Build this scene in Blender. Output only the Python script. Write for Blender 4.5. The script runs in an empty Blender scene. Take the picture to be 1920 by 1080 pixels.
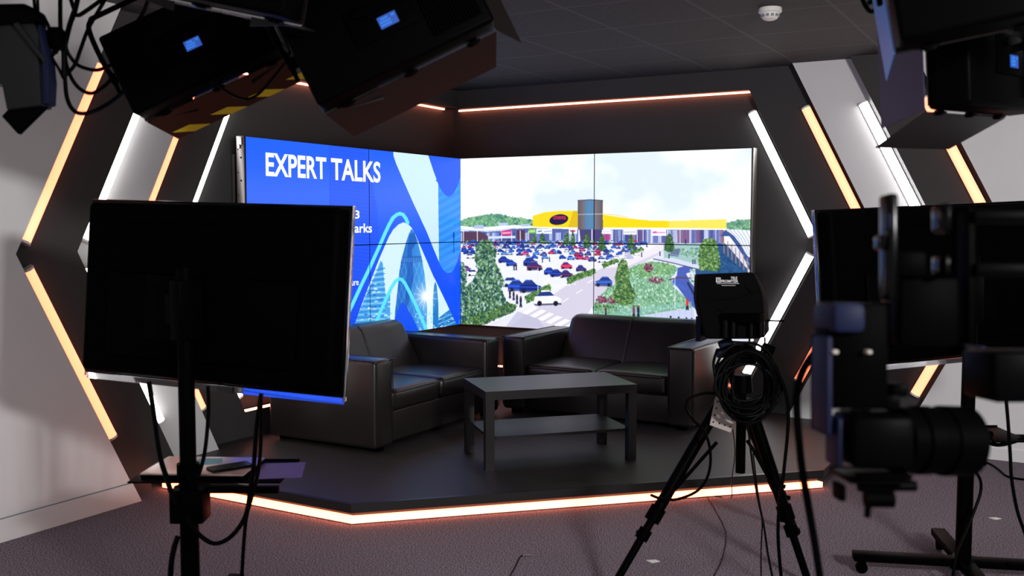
import bpy, bmesh, math, random
import numpy as np
from mathutils import Matrix, Vector

random.seed(7)
SC = bpy.context.scene
COL = SC.collection

# ---------------------------------------------------------------- camera
CAM = Vector((4.42521, -6.90610, 1.45190))
CR = Vector((0.86884446, 0.49508413, 0.00099868))
CU = Vector((-0.03380643, 0.05731564, 0.99778357))
CF = Vector((-0.49392957, 0.86695249, -0.06653440))
FPX = 1854.2
cam_d = bpy.data.cameras.new('camera')
cam_d.sensor_width = 36.0
cam_d.lens = FPX / 1920 * 36
cam_d.clip_start = 0.05
cam_d.dof.use_dof = True
cam_d.dof.focus_distance = 6.6
cam_d.dof.aperture_fstop = 4.0
cam = bpy.data.objects.new('camera', cam_d)
COL.objects.link(cam)
cam.matrix_world = Matrix(((CR.x, CU.x, -CF.x, CAM.x), (CR.y, CU.y, -CF.y, CAM.y), (CR.z, CU.z, -CF.z, CAM.z), (0, 0, 0, 1)))
SC.camera = cam

# ---------------------------------------------------------------- world, exposure
SC.view_settings.view_transform = 'Standard'
SC.view_settings.look = 'None'
SC.view_settings.gamma = 1
SC.view_settings.use_curve_mapping = False
SC.view_settings.exposure = 0.0
wd = bpy.data.worlds.new('world'); SC.world = wd; wd.use_nodes = True
wd.node_tree.nodes['Background'].inputs[0].default_value = (1.0, 0.96, 0.96, 1)
wd.node_tree.nodes['Background'].inputs[1].default_value = 0.7

# brightness of everything that shines in the studio
E_WHITE, E_ORANGE, E_STRIP, E_SCREEN = 9.0, 1.0, 1.0, 1.12

# ---------------------------------------------------------------- ceiling downlights added as fill
# (unseen, in the ceiling between the lens and the set, above the frame; their fittings are built further down)
FILL_DOWNLIGHTS = ((2.35, -3.75), (3.75, -2.75), (5.15, -1.75))
for dx, dy in FILL_DOWNLIGHTS:
    ld = bpy.data.lights.new('downlight_fill_lamp', 'AREA'); ld.shape = 'DISK'; ld.size = .17; ld.energy = 5; ld.color = (1.0, .95, .94)
    lo = bpy.data.objects.new('downlight_fill_lamp', ld); COL.objects.link(lo); lo.location = (dx, dy, 2.518)

# unseen panel light added behind the lens at right to brighten the set, its fitting is built with the other panel lights
KEY = Matrix.Translation((6.4, -6.4, 2.0)) @ Matrix.Rotation(math.radians(38), 4, 'Z') @ Matrix.Rotation(math.radians(-6), 4, 'X')
kd = bpy.data.lights.new('added_key_lamp', 'AREA'); kd.shape = 'RECTANGLE'; kd.size = .48; kd.size_y = .24; kd.energy = 165; kd.color = (1.0, .97, .95)
key_lamp = bpy.data.objects.new('added_key_lamp', kd); COL.objects.link(key_lamp)
key_lamp.matrix_world = KEY @ Matrix.Translation((0, .125, .135)) @ Matrix.Rotation(math.radians(90), 4, 'X')

# ---------------------------------------------------------------- helpers
def at(px, py, d):
    """a point of the studio at depth d (metres in front of the lens)"""
    return CAM + (CF + CR * ((px - 960) / FPX) - CU * ((py - 540) / FPX)) * d


def material(name, col, rough=.6, metal=0., spec=.5, emit=None, estr=1., noise=None, coat=0., bump=None):
    m = bpy.data.materials.new(name); m.use_nodes = True
    nt = m.node_tree; b = nt.nodes['Principled BSDF']
    b.inputs['Base Color'].default_value = (*col, 1)
    b.inputs['Roughness'].default_value = rough
    b.inputs['Metallic'].default_value = metal
    b.inputs['Specular IOR Level'].default_value = spec
    b.inputs['Coat Weight'].default_value = coat
    if emit:
        b.inputs['Emission Color'].default_value = (*emit, 1); b.inputs['Emission Strength'].default_value = estr
    tc = None
    if noise or bump:
        tc = nt.nodes.new('ShaderNodeTexCoord')
    if noise:
        scale, amt, detail = noise
        n = nt.nodes.new('ShaderNodeTexNoise'); n.inputs['Scale'].default_value = scale; n.inputs['Detail'].default_value = detail
        r = nt.nodes.new('ShaderNodeMapRange'); r.inputs['From Min'].default_value = .3; r.inputs['From Max'].default_value = .7
        r.inputs['To Min'].default_value = 1 - amt; r.inputs['To Max'].default_value = 1 + amt
        x = nt.nodes.new('ShaderNodeMix'); x.data_type = 'RGBA'; x.blend_type = 'MULTIPLY'; x.inputs[0].default_value = 1
        x.inputs[6].default_value = (*col, 1)
        nt.links.new(tc.outputs['Object'], n.inputs['Vector']); nt.links.new(n.outputs['Fac'], r.inputs['Value'])
        nt.links.new(r.outputs['Result'], x.inputs[7]); nt.links.new(x.outputs[2], b.inputs['Base Color'])
    if bump:
        scale, strength, dist = bump
        n2 = nt.nodes.new('ShaderNodeTexNoise'); n2.inputs['Scale'].default_value = scale; n2.inputs['Detail'].default_value = 4
        bp = nt.nodes.new('ShaderNodeBump'); bp.inputs['Strength'].default_value = strength; bp.inputs['Distance'].default_value = dist
        nt.links.new(tc.outputs['Object'], n2.inputs['Vector']); nt.links.new(n2.outputs['Fac'], bp.inputs['Height'])
        nt.links.new(bp.outputs['Normal'], b.inputs['Normal'])
    return m


class MB:
    """collects shapes; build() links them as one mesh object"""
    def __init__(s): s.v = []; s.f = []; s.mi = []
    def add(s, vs, fs, mi=0, M=None):
        o = len(s.v)
        s.v += [tuple(M @ Vector(v)) if M else tuple(v) for v in vs]
        for f in fs: s.f.append(tuple(i + o for i in f)); s.mi.append(mi)
        return s
    def from_bm(s, bm, mi=0, M=None):
        bm.verts.index_update()
        s.add([v.co.copy() for v in bm.verts], [[v.index for v in f.verts] for f in bm.faces], mi, M); bm.free(); return s
    def box(s, lo, hi, mi=0, M=None, bev=0., seg=2):
        lo, hi = Vector(lo), Vector(hi)
        bm = bmesh.new(); bmesh.ops.create_cube(bm, size=1)
        for v in bm.verts: v.co = Vector(((lo[i] + hi[i]) / 2 + v.co[i] * (hi[i] - lo[i])) for i in range(3))
        if bev: bmesh.ops.bevel(bm, geom=bm.edges[:], offset=bev, segments=seg, profile=.5, affect='EDGES')
        bmesh.ops.recalc_face_normals(bm, faces=bm.faces)
        return s.from_bm(bm, mi, M)
    def prism(s, pts, axis, a, b, mi=0, M=None, side=None, bev=0.):
        """polygon pts in the two other axes, extruded along axis from a to b"""
        def P(p, t):
            return {0: (t, p[0], p[1]), 1: (p[0], t, p[1]), 2: (p[0], p[1], t)}[axis]
        bm = bmesh.new()
        A = [bm.verts.new(P(p, a)) for p in pts]; B = [bm.verts.new(P(p, b)) for p in pts]
        caps = [bm.faces.new(A), bm.faces.new(B[::-1])]
        n = len(pts); sides = [bm.faces.new((A[i], B[i], B[(i + 1) % n], A[(i + 1) % n])) for i in range(n)]
        if bev: bmesh.ops.bevel(bm, geom=bm.edges[:], offset=bev, segments=2, profile=.5, affect='EDGES')
        bmesh.ops.recalc_face_normals(bm, faces=bm.faces)
        if side is None: return s.from_bm(bm, mi, M)
        bm.faces.index_update(); o = len(s.f); k = [f.index for f in sides] if not bev else []
        s.from_bm(bm, mi, M)
        for i in k: s.mi[o + i] = side
        return s
    def cyl(s, p0, p1, r0, r1=None, n=20, mi=0, M=None, caps=True):
        p0, p1 = Vector(p0), Vector(p1); r1 = r0 if r1 is None else r1
        d = (p1 - p0).normalized(); a = d.orthogonal().normalized(); b = d.cross(a)
        vs = []
        for p, r in ((p0, r0), (p1, r1)):
            for i in range(n):
                t = 2 * math.pi * i / n; vs.append(p + a * (r * math.cos(t)) + b * (r * math.sin(t)))
        fs = [(i, (i + 1) % n, n + (i + 1) % n, n + i) for i in range(n)]
        if caps: fs += [tuple(range(n - 1, -1, -1)), tuple(range(n, 2 * n))]
        return s.add(vs, fs, mi, M)
    def lathe(s, prof, n=32, mi=0, M=None):
        """profile (r, z) turned about z"""
        vs = []; fs = []
        for r, z in prof:
            for i in range(n):
                t = 2 * math.pi * i / n; vs.append((r * math.cos(t), r * math.sin(t), z))
        for k in range(len(prof) - 1):
            for i in range(n):
                a, b = k * n + i, k * n + (i + 1) % n; fs.append((a, b, b + n, a + n))
        fs.append(tuple(range(n - 1, -1, -1))); fs.append(tuple(range((len(prof) - 1) * n, len(prof) * n)))
        return s.add(vs, fs, mi, M)
    def tube(s, pts, r, n=10, mi=0, M=None, smooth=6, closed=False):
        P = [Vector(p) for p in pts]
        if smooth and len(P) > 2:
            Q = []; m = len(P); rng = range(m if closed else m - 1)
            for i in rng:
                g = (lambda k: P[k % m]) if closed else (lambda k: P[max(0, min(m - 1, k))])
                a, b, c, d = g(i - 1), g(i), g(i + 1), g(i + 2)
                for k in range(smooth):
                    t = k / smooth
                    Q.append(.5 * (2 * b + (c - a) * t + (2 * a - 5 * b + 4 * c - d) * t * t + (3 * b - a - 3 * c + d) * t ** 3))
            if not closed: Q.append(P[-1])
            P = Q
        m = len(P); vs = []; fs = []; ref = None
        for i in range(m):
            d = (P[(i + 1) % m] - P[i - 1]) if closed else (P[min(m - 1, i + 1)] - P[max(0, i - 1)])
            d.normalize()
            if ref is None: ref = d.orthogonal().normalized()
            ref = (ref - d * ref.dot(d)); ref = ref.normalized() if ref.length > 1e-6 else d.orthogonal().normalized()
            b = d.cross(ref)
            for k in range(n):
                t = 2 * math.pi * k / n; vs.append(P[i] + ref * (r * math.cos(t)) + b * (r * math.sin(t)))
        for i in range(m if closed else m - 1):
            for k in range(n):
                a, b = i * n + k, i * n + (k + 1) % n; c = (i + 1) % m * n
                fs.append((a, b, c + (k + 1) % n, c + k))
        if not closed: fs += [tuple(range(n - 1, -1, -1)), tuple(range((m - 1) * n, m * n))]
        return s.add(vs, fs, mi, M)
    def sheet(s, fn, nu, nv, thick=0., mi=0):
        """grid surface fn(u, v) with a thickness"""
        vs = [Vector(fn(i / nu, j / nv)) for j in range(nv + 1) for i in range(nu + 1)]
        fs = [(j * (nu + 1) + i, j * (nu + 1) + i + 1, (j + 1) * (nu + 1) + i + 1, (j + 1) * (nu + 1) + i) for j in range(nv) for i in range(nu)]
        if not thick: return s.add(vs, fs, mi)
        bm = bmesh.new(); V = [bm.verts.new(v) for v in vs]
        for f in fs: bm.faces.new([V[i] for i in f])
        bmesh.ops.recalc_face_normals(bm, faces=bm.faces); bmesh.ops.solidify(bm, geom=bm.faces[:], thickness=thick)
        return s.from_bm(bm, mi)


ROOTS = {}          # world matrix of each thing
def props(o, label=None, cat=None, group=None, kind=None):
    for k, v in (('label', label), ('category', cat), ('group', group), ('kind', kind)):
        if v: o[k] = v
    return o


def obj(name, mb, mats, parent=None, local=False, origin=None, label=None, cat=None, group=None, kind=None, sharp=35):
    """ONE mesh object. With a parent the shape is moved into the parent's space unless local."""
    mats = mats if isinstance(mats, (list, tuple)) else [mats]
    V = [Vector(v) for v in mb.v]
    base = ROOTS.get(parent.name, Matrix()) if parent else Matrix()
    if parent and not local:
        inv = base.inverted(); V = [inv @ v for v in V]
    if origin is None and not parent and V:
        lo = [min(v[i] for v in V) for i in range(3)]; hi = [max(v[i] for v in V) for i in range(3)]
        origin = Vector(((lo[0] + hi[0]) / 2, (lo[1] + hi[1]) / 2, lo[2]))
    origin = Vector(origin) if origin is not None else Vector((0, 0, 0))
    me = bpy.data.meshes.new(name)
    me.from_pydata([v - origin for v in V], [], mb.f)
    for m in mats: me.materials.append(m)
    me.polygons.foreach_set('material_index', mb.mi)
    me.polygons.foreach_set('use_smooth', [True] * len(me.polygons))
    me.update()
    me.set_sharp_from_angle(angle=math.radians(sharp))
    o = bpy.data.objects.new(name, me); COL.objects.link(o)
    o.location = origin
    if parent: o.parent = parent
    ROOTS[o.name] = base @ Matrix.Translation(origin)
    return props(o, label, cat, group, kind)


def thing(name, label, cat, loc=(0, 0, 0), M=None, group=None):
    o = bpy.data.objects.new(name, None); COL.objects.link(o)
    o.empty_display_size = .1
    M = M if M is not None else Matrix.Translation(Vector(loc))
    o.matrix_world = M; ROOTS[o.name] = M.copy()
    return props(o, label, cat, group)


def children(o): return [c for c in bpy.data.objects if c.parent == o]


def dup(root, M, label, group=None, tweak=None):
    r = root.copy(); COL.objects.link(r); r.matrix_world = M; r['label'] = label
    if group: r['group'] = group
    ROOTS[r.name] = M.copy()
    for ch in children(root):
        c = ch.copy(); COL.objects.link(c); c.parent = r
        ROOTS[c.name] = M @ ch.matrix_basis
        for g in children(ch):
            d = g.copy(); COL.objects.link(d); d.parent = c
    return r


def frame(o, x, y, z):
    """matrix with the given axes"""
    return Matrix(((x[0], y[0], z[0], o[0]), (x[1], y[1], z[1], o[1]), (x[2], y[2], z[2], o[2]), (0, 0, 0, 1)))


def text(body, size, sx=1., weight=0.):
    """outline of a line of lettering as a flat mesh in x/y, left edge at x = 0"""
    cu = bpy.data.curves.new('lettering', 'FONT'); cu.body = body; cu.size = size; cu.offset = weight; cu.resolution_u = 4
    to = bpy.data.objects.new('lettering', cu); COL.objects.link(to)
    dg = bpy.context.evaluated_depsgraph_get(); me = bpy.data.meshes.new_from_object(to.evaluated_get(dg))
    vs = [(v.co.x * sx, v.co.y, 0) for v in me.vertices]; fs = [tuple(p.vertices) for p in me.polygons]
    bpy.data.objects.remove(to); bpy.data.curves.remove(cu); bpy.data.meshes.remove(me)
    x0 = min(v[0] for v in vs)
    return [(v[0] - x0, v[1], 0) for v in vs], fs
# ---------------------------------------------------------------- pictures shown on the two video walls
# Each picture is rasterised on the plane of its screen (u across, v up) and becomes the emission
# colour of a fine grid mesh, one grid per display panel.
def homography(quad, n_u, n_v):
    # maps the screen's own unit square (u right, v down) to the drawing units used below
    (x0, y0), (x1, y1), (x2, y2), (x3, y3) = quad
    A = []; b = []
    for (u, v), (x, y) in zip(((0, 0), (1, 0), (1, 1), (0, 1)), quad):
        A.append([u, v, 1, 0, 0, 0, -u * x, -v * x]); b.append(x)
        A.append([0, 0, 0, u, v, 1, -u * y, -v * y]); b.append(y)
    h = np.linalg.solve(np.array(A, float), np.array(b, float))
    Hm = np.append(h, 1).reshape(3, 3)
    u = (np.arange(n_u) + .5) / n_u; v = (np.arange(n_v) + .5) / n_v
    U, V = np.meshgrid(u, v)
    w = Hm[2, 0] * U + Hm[2, 1] * V + 1
    return Hm, (Hm[0, 0] * U + Hm[0, 1] * V + Hm[0, 2]) / w, (Hm[1, 0] * U + Hm[1, 1] * V + Hm[1, 2]) / w


class Canvas:
    def __init__(s, quad, nu, nv, seed):
        s.nu, s.nv = nu, nv
        Hm, s.X, s.Y = homography(quad, nu, nv)
        s.Hi = np.linalg.inv(Hm)
        s.a = np.zeros((nv, nu, 3))
        s.rng = np.random.RandomState(seed)
        s.U = np.linspace(0, 1, nu)[None, :].repeat(nv, 0); s.V = np.linspace(0, 1, nv)[:, None].repeat(nu, 1)

    def win(s, xs, ys, pad=1.5):
        x0, x1, y0, y1 = min(xs) - pad, max(xs) + pad, min(ys) - pad, max(ys) + pad
        q = s.Hi @ np.array([[x0, x1, x1, x0], [y0, y0, y1, y1], [1, 1, 1, 1]])
        u, v = q[0] / q[2] * s.nu, q[1] / q[2] * s.nv
        i0, i1 = max(0, int(u.min()) - 1), min(s.nu, int(u.max()) + 2)
        j0, j1 = max(0, int(v.min()) - 1), min(s.nv, int(v.max()) + 2)
        return (slice(j0, max(j0, j1)), slice(i0, max(i0, i1)))

    def put(s, w, m, col, al=1.0):
        if m.size == 0: return
        k = (m * al)[..., None]
        c = np.asarray(col, float) / 255 if np.ndim(col) == 1 else col
        s.a[w] = s.a[w] * (1 - k) + c * k

    def inside(s, pts, w):
        X, Y = s.X[w], s.Y[w]; m = np.zeros(X.shape, bool)
        n = len(pts)
        for i in range(n):
            xa, ya = pts[i]; xb, yb = pts[(i + 1) % n]
            if ya == yb: continue
            m ^= ((ya > Y) != (yb > Y)) & (X < (xb - xa) * (Y - ya) / (yb - ya) + xa)
        return m

    def poly(s, pts, col, al=1.0):
        w = s.win([p[0] for p in pts], [p[1] for p in pts])
        s.put(w, s.inside(pts, w).astype(float), col, al)

    def ell(s, x, y, rx, ry, col, al=1.0, rot=0.0, soft=0.0):
        r = max(rx, ry) * (1 + soft)
        w = s.win((x - r, x + r), (y - r, y + r))
        dx, dy = s.X[w] - x, s.Y[w] - y
        c, n = math.cos(rot), math.sin(rot)
        q = np.sqrt(((dx * c + dy * n) / rx) ** 2 + ((-dx * n + dy * c) / ry) ** 2)
        m = (q < 1).astype(float) if soft == 0 else np.clip((1 + soft - q) / (2 * soft), 0, 1)
        s.put(w, m, col, al)

    def line(s, pts, wd, col, al=1.0):
        for (xa, ya), (xb, yb) in zip(pts[:-1], pts[1:]):
            w = s.win((xa, xb), (ya, yb), wd)
            dx, dy = xb - xa, yb - ya; L = dx * dx + dy * dy + 1e-9
            t = np.clip(((s.X[w] - xa) * dx + (s.Y[w] - ya) * dy) / L, 0, 1)
            d = np.hypot(s.X[w] - xa - t * dx, s.Y[w] - ya - t * dy)
            s.put(w, np.clip(wd / 2 + .35 - d, 0, .7) / .7, col, al)

    def noise(s, shape, cells, seed):
        r = np.random.RandomState(seed); h, wd = shape
        out = np.zeros(shape); amp = 1.0; tot = 0
        for o in range(4):
            cy, cx = max(2, int(cells[0] * 2 ** o)) + 2, max(2, int(cells[1] * 2 ** o)) + 2
            g = r.rand(cy, cx)
            yy = np.linspace(0, cy - 1.001, h); xx = np.linspace(0, cx - 1.001, wd)
            j = yy.astype(int); i = xx.astype(int); fy = (yy - j)[:, None]; fx = (xx - i)[None, :]
            fy = fy * fy * (3 - 2 * fy); fx = fx * fx * (3 - 2 * fx)
            out += amp * (g[j][:, i] * (1 - fy) * (1 - fx) + g[j + 1][:, i] * fy * (1 - fx) + g[j][:, i + 1] * (1 - fy) * fx + g[j + 1][:, i + 1] * fy * fx)
            tot += amp; amp *= .55
        return out / tot

    def leaves(s, pts, cols, n, size, al=.9, tall=1.0):
        # foliage: many small dabs of the given greens inside an outline
        xs = [p[0] for p in pts]; ys = [p[1] for p in pts]; k = 0
        r = s.rng
        for _ in range(n * 6):
            if k >= n: break
            x, y = r.uniform(min(xs), max(xs)), r.uniform(min(ys), max(ys))
            c = False
            for i in range(len(pts)):
                xa, ya = pts[i]; xb, yb = pts[(i + 1) % len(pts)]
                if (ya > y) != (yb > y) and x < (xb - xa) * (y - ya) / (yb - ya + 1e-12) + xa: c = not c
            if not c: continue
            k += 1
            z = size * r.uniform(.5, 1.2)
            s.ell(x, y, z, z * r.uniform(.6, 1.1) * tall, cols[r.randint(len(cols))], al, r.uniform(-.6, .6))

    def tree(s, x, yb, w, h, cols=((52, 92, 52), (84, 128, 70), (120, 160, 92), (40, 74, 56)), n=90, size=2.0):
        pts = [(x - .12 * w, yb), (x - .5 * w, yb - .12 * h), (x - .42 * w, yb - .5 * h), (x - .22 * w, yb - .85 * h), (x, yb - h),
               (x + .2 * w, yb - .85 * h), (x + .42 * w, yb - .5 * h), (x + .5 * w, yb - .12 * h), (x + .12 * w, yb)]
        s.poly(pts, cols[0], .9); s.leaves(pts, cols, n, size)

    def car(s, x, y, z, col, d=1):
        # z: length; d: +1 nose to the right, -1 to the left
        f = lambda pts: [(x + d * px * z, y - py * z) for px, py in pts]
        r = s.rng
        s.poly(f([(-.52, -.06), (.5, -.02), (.52, -.1), (-.46, -.14)]), (52, 58, 96), .75)
        s.poly(f([(-.5, .02), (-.48, .2), (-.3, .27), (.22, .25), (.46, .17), (.52, .08), (.5, -.03), (-.46, -.07)]), col)
        lt = tuple(min(255, c * 1.2 + 40) for c in col)
        s.poly(f([(-.42, .22), (-.24, .42), (.08, .42), (.26, .24)]), (38, 58, 128))
        s.poly(f([(-.25, .38), (-.22, .45), (.07, .45), (.1, .4)]), lt)
        s.line(f([(-.45, .13), (.44, .1)]), z * .05, lt, .7)
        for wx in (-.3, .31):
            s.ell(x + d * wx * z, y + .05 * z, .09 * z, .1 * z, (26, 28, 44))
        s.ell(x + d * .47 * z, y - .08 * z, .04 * z, .03 * z, (250, 250, 250), .9)

    def person(s, x, y, h, col=(36, 36, 66), leg=(30, 34, 70)):
        s.line([(x - .07 * h, y), (x, y - .45 * h)], .12 * h, leg); s.line([(x + .08 * h, y), (x, y - .45 * h)], .12 * h, leg)
        s.line([(x, y - .45 * h), (x, y - .76 * h)], .22 * h, col); s.ell(x, y - .9 * h, .09 * h, .1 * h, (120, 84, 84))


def paint_skyline(nu, nv):
    c = Canvas(LEFT_QUAD, nu, nv, 3)
    X, Y = c.X, c.Y
    t = np.clip((Y - 255) / 370, 0, 1)[..., None]
    mid = np.exp(-((Y - 372) / 62) ** 2)[..., None]
    base = (1 - t) * np.array([22, 96, 252]) + t * np.array([8, 72, 240])
    c.a[:] = (base * (1 - .62 * mid) + .62 * mid * np.array([78, 116, 255])) / 255
    # faint office tower behind the headline
    tower = [(618, 262), (688, 275), (708, 400), (714, 640), (618, 640)]
    c.poly(tower, (26, 70, 224), .36)
    for k in range(46):
        y = 278 + k * 7.2
        c.line([(622, y), (700 + k * .3, y + 9)], 1.6, (70, 124, 255), .22)
    for k in range(5):
        c.line([(560 + k * 13, 262 + k), (560 + k * 13, 640)], 2, (60, 116, 255), .10)
    # wide pale ribbon with a view of a glass facade in it
    rib = [(737, 280), (738, 293), (743, 308), (753, 331), (775, 381), (800, 434), (812, 464), (820, 484), (825, 496), (831, 506), (838, 512), (846, 511), (852, 504), (857, 492), (862, 474), (866, 470), (866, 284), (800, 284)]
    w = c.win([p[0] for p in rib], [p[1] for p in rib]); m = c.inside(rib, w).astype(float)
    sky = np.array([206, 236, 255]) * np.ones(c.X[w].shape + (3,))
    yy = np.clip((c.Y[w] - 290) / 200, 0, 1)[..., None]
    sky = sky * (1 - yy) + yy * np.array([196, 226, 255])
    fac = (c.X[w] > 821.5 + .01 * (c.Y[w] - 335)) & (c.Y[w] > 322 + .0 * c.X[w])
    lines = .5 + .5 * np.sin(c.X[w] * 2.1)
    dg = .5 + .5 * np.sin((c.Y[w] + .55 * c.X[w]) * .42)
    fcol = np.stack([26 + 26 * lines + 10 * dg, 126 + 24 * lines + 18 * dg - .06 * (c.Y[w] - 335), 236 + 8 * lines], -1)
    img = np.where(fac[..., None], fcol, sky) / 255
    c.put(w, m, img)
    c.ell(820.5, 338.5, 3.2, 2.2, (20, 120, 215)); c.line([(851, 438), (851, 474)], 1.6, (14, 60, 170), .8); c.ell(851, 442, 1.8, 8, (18, 66, 176), .8)
    for k in range(9):
        c.line([(823, 395 + k * 13), (862, 372 + k * 14)], 1.0, (120, 200, 255), .25)
    c.poly([(802.5, 280), (803, 291), (809, 309), (816, 330), (822, 346), (829, 359), (836, 367), (842, 369), (849, 365), (856, 353), (861, 340), (868, 320), (868, 280)], (28, 92, 244))
    # arch cut-out with towers
    arch = [(664, 612), (677, 575), (694, 530), (712, 484), (722, 461), (730, 443), (738, 430), (747, 421), (756, 417), (764, 419), (772, 427), (779, 440), (792, 470), (812, 516), (834, 562), (858, 612), (858, 625), (664, 625)]
    w = c.win([p[0] for p in arch], [p[1] for p in arch]); keep = c.a[w].copy(); m = c.inside(arch, w)
    c.poly(arch, (206, 234, 255))
    c.poly([(660, 625), (672, 590), (690, 545), (706, 510), (714, 489), (718, 494), (721, 530), (723, 552), (732, 552), (732, 625)], (66, 158, 226))
    r = c.rng
    for k in range(24):
        y = 505 + k * 5
        c.line([(705 - k * 2.2, y + 1), (722, y - 2)], 1.5, (190, 232, 255) if k % 2 else (22, 104, 196), .75)
    for k in range(50):
        x, y = r.uniform(672, 730), r.uniform(530, 612)
        c.poly([(x, y), (x + 6, y - .8), (x + 6, y + 1.6), (x, y + 2.4)], ((220, 244, 255), (16, 92, 190), (84, 190, 240))[r.randint(3)], .75)
    tw = [(772, 429), (767, 438), (761, 456), (754, 482), (749, 508), (745, 548), (741, 582), (738, 625), (800, 625), (801, 575), (799, 540), (796, 512), (790, 480), (783, 452), (777, 436)]
    w2 = c.win([p[0] for p in tw], [p[1] for p in tw]); m2 = c.inside(tw, w2)
    f1 = np.abs(np.sin((c.X[w2] - 772) * .33 + c.Y[w2] * .105)); f2 = np.abs(np.sin((c.X[w2] - 772) * .33 - c.Y[w2] * .105))
    lat = np.clip(1 - np.minimum(f1, f2) * 5, 0, 1)[..., None] * (c.Y[w2] > 488)[..., None]
    sh = np.clip((c.X[w2] - 750) / 46, 0, 1)[..., None]
    g = np.array([22, 104, 196]) * (1 - sh) + np.array([64, 150, 226]) * sh
    c.put(w2, m2.astype(float), (g * (1 - .45 * lat) + .45 * lat * np.array([196, 232, 255])) / 255)
    c.poly([(768, 440), (777, 436), (783, 452), (772, 470), (776, 520), (768, 560), (757, 600), (763, 520), (764, 470)], (12, 72, 170), .6)
    c.poly([(754, 482), (790, 480), (793, 492), (751, 494)], (14, 84, 178), .7)
    for k in range(12): c.line([(755 + k * 3.2, 484), (755 + k * 3.4, 492)], .8, (150, 210, 250), .7)
    c.poly([(812, 560), (814, 536), (816, 528), (819, 536), (822, 570), (822, 625), (812, 625)], (26, 118, 196))
    c.poly([(820, 598), (846, 578), (862, 600), (862, 625), (820, 625)], (36, 124, 200))
    for k in range(7): c.line([(822, 600 + k * 4), (858, 584 + k * 4.5)], 1.2, (14, 78, 160) if k % 2 else (170, 220, 250), .8)
    for k in range(60):
        x, y = r.uniform(776, 850), r.uniform(586, 618)
        c.poly([(x, y), (x + 3, y), (x + 3, y + 2), (x, y + 2)], ((226, 246, 255), (16, 96, 180), (96, 196, 240))[r.randint(3)], .7)
    for rr, al in ((20, .25), (13, .4), (7, .8)): c.ell(798, 556, rr, rr * 1.2, (255, 255, 255), al, 0, .6)
    for k in range(12):
        a = k * math.pi / 6 + .2; c.line([(798, 556), (798 + 22 * math.cos(a), 556 + 26 * math.sin(a))], 1.1, (255, 255, 255), .55)
    c.poly([(755, 566), (761, 574), (772, 592), (788, 625), (735, 625), (742, 594), (748, 576)], (6, 78, 236))
    c.a[w] = np.where(m[..., None], c.a[w], keep)
    # two bright arcs
    c.line([(650, 594), (661, 571), (678, 534), (695, 499), (710, 466), (722, 438), (730, 421), (737, 409), (744, 403), (750, 401), (756, 403), (761, 410), (764.5, 417.5)], 6.6, (98, 226, 255))
    c.line([(703, 612), (712, 588), (725, 559), (735, 538), (742, 527), (748, 523), (753, 524), (759, 531), (768, 548), (780, 573), (792, 600), (802, 624)], 6.2, (90, 222, 255))
    return c.a


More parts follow.
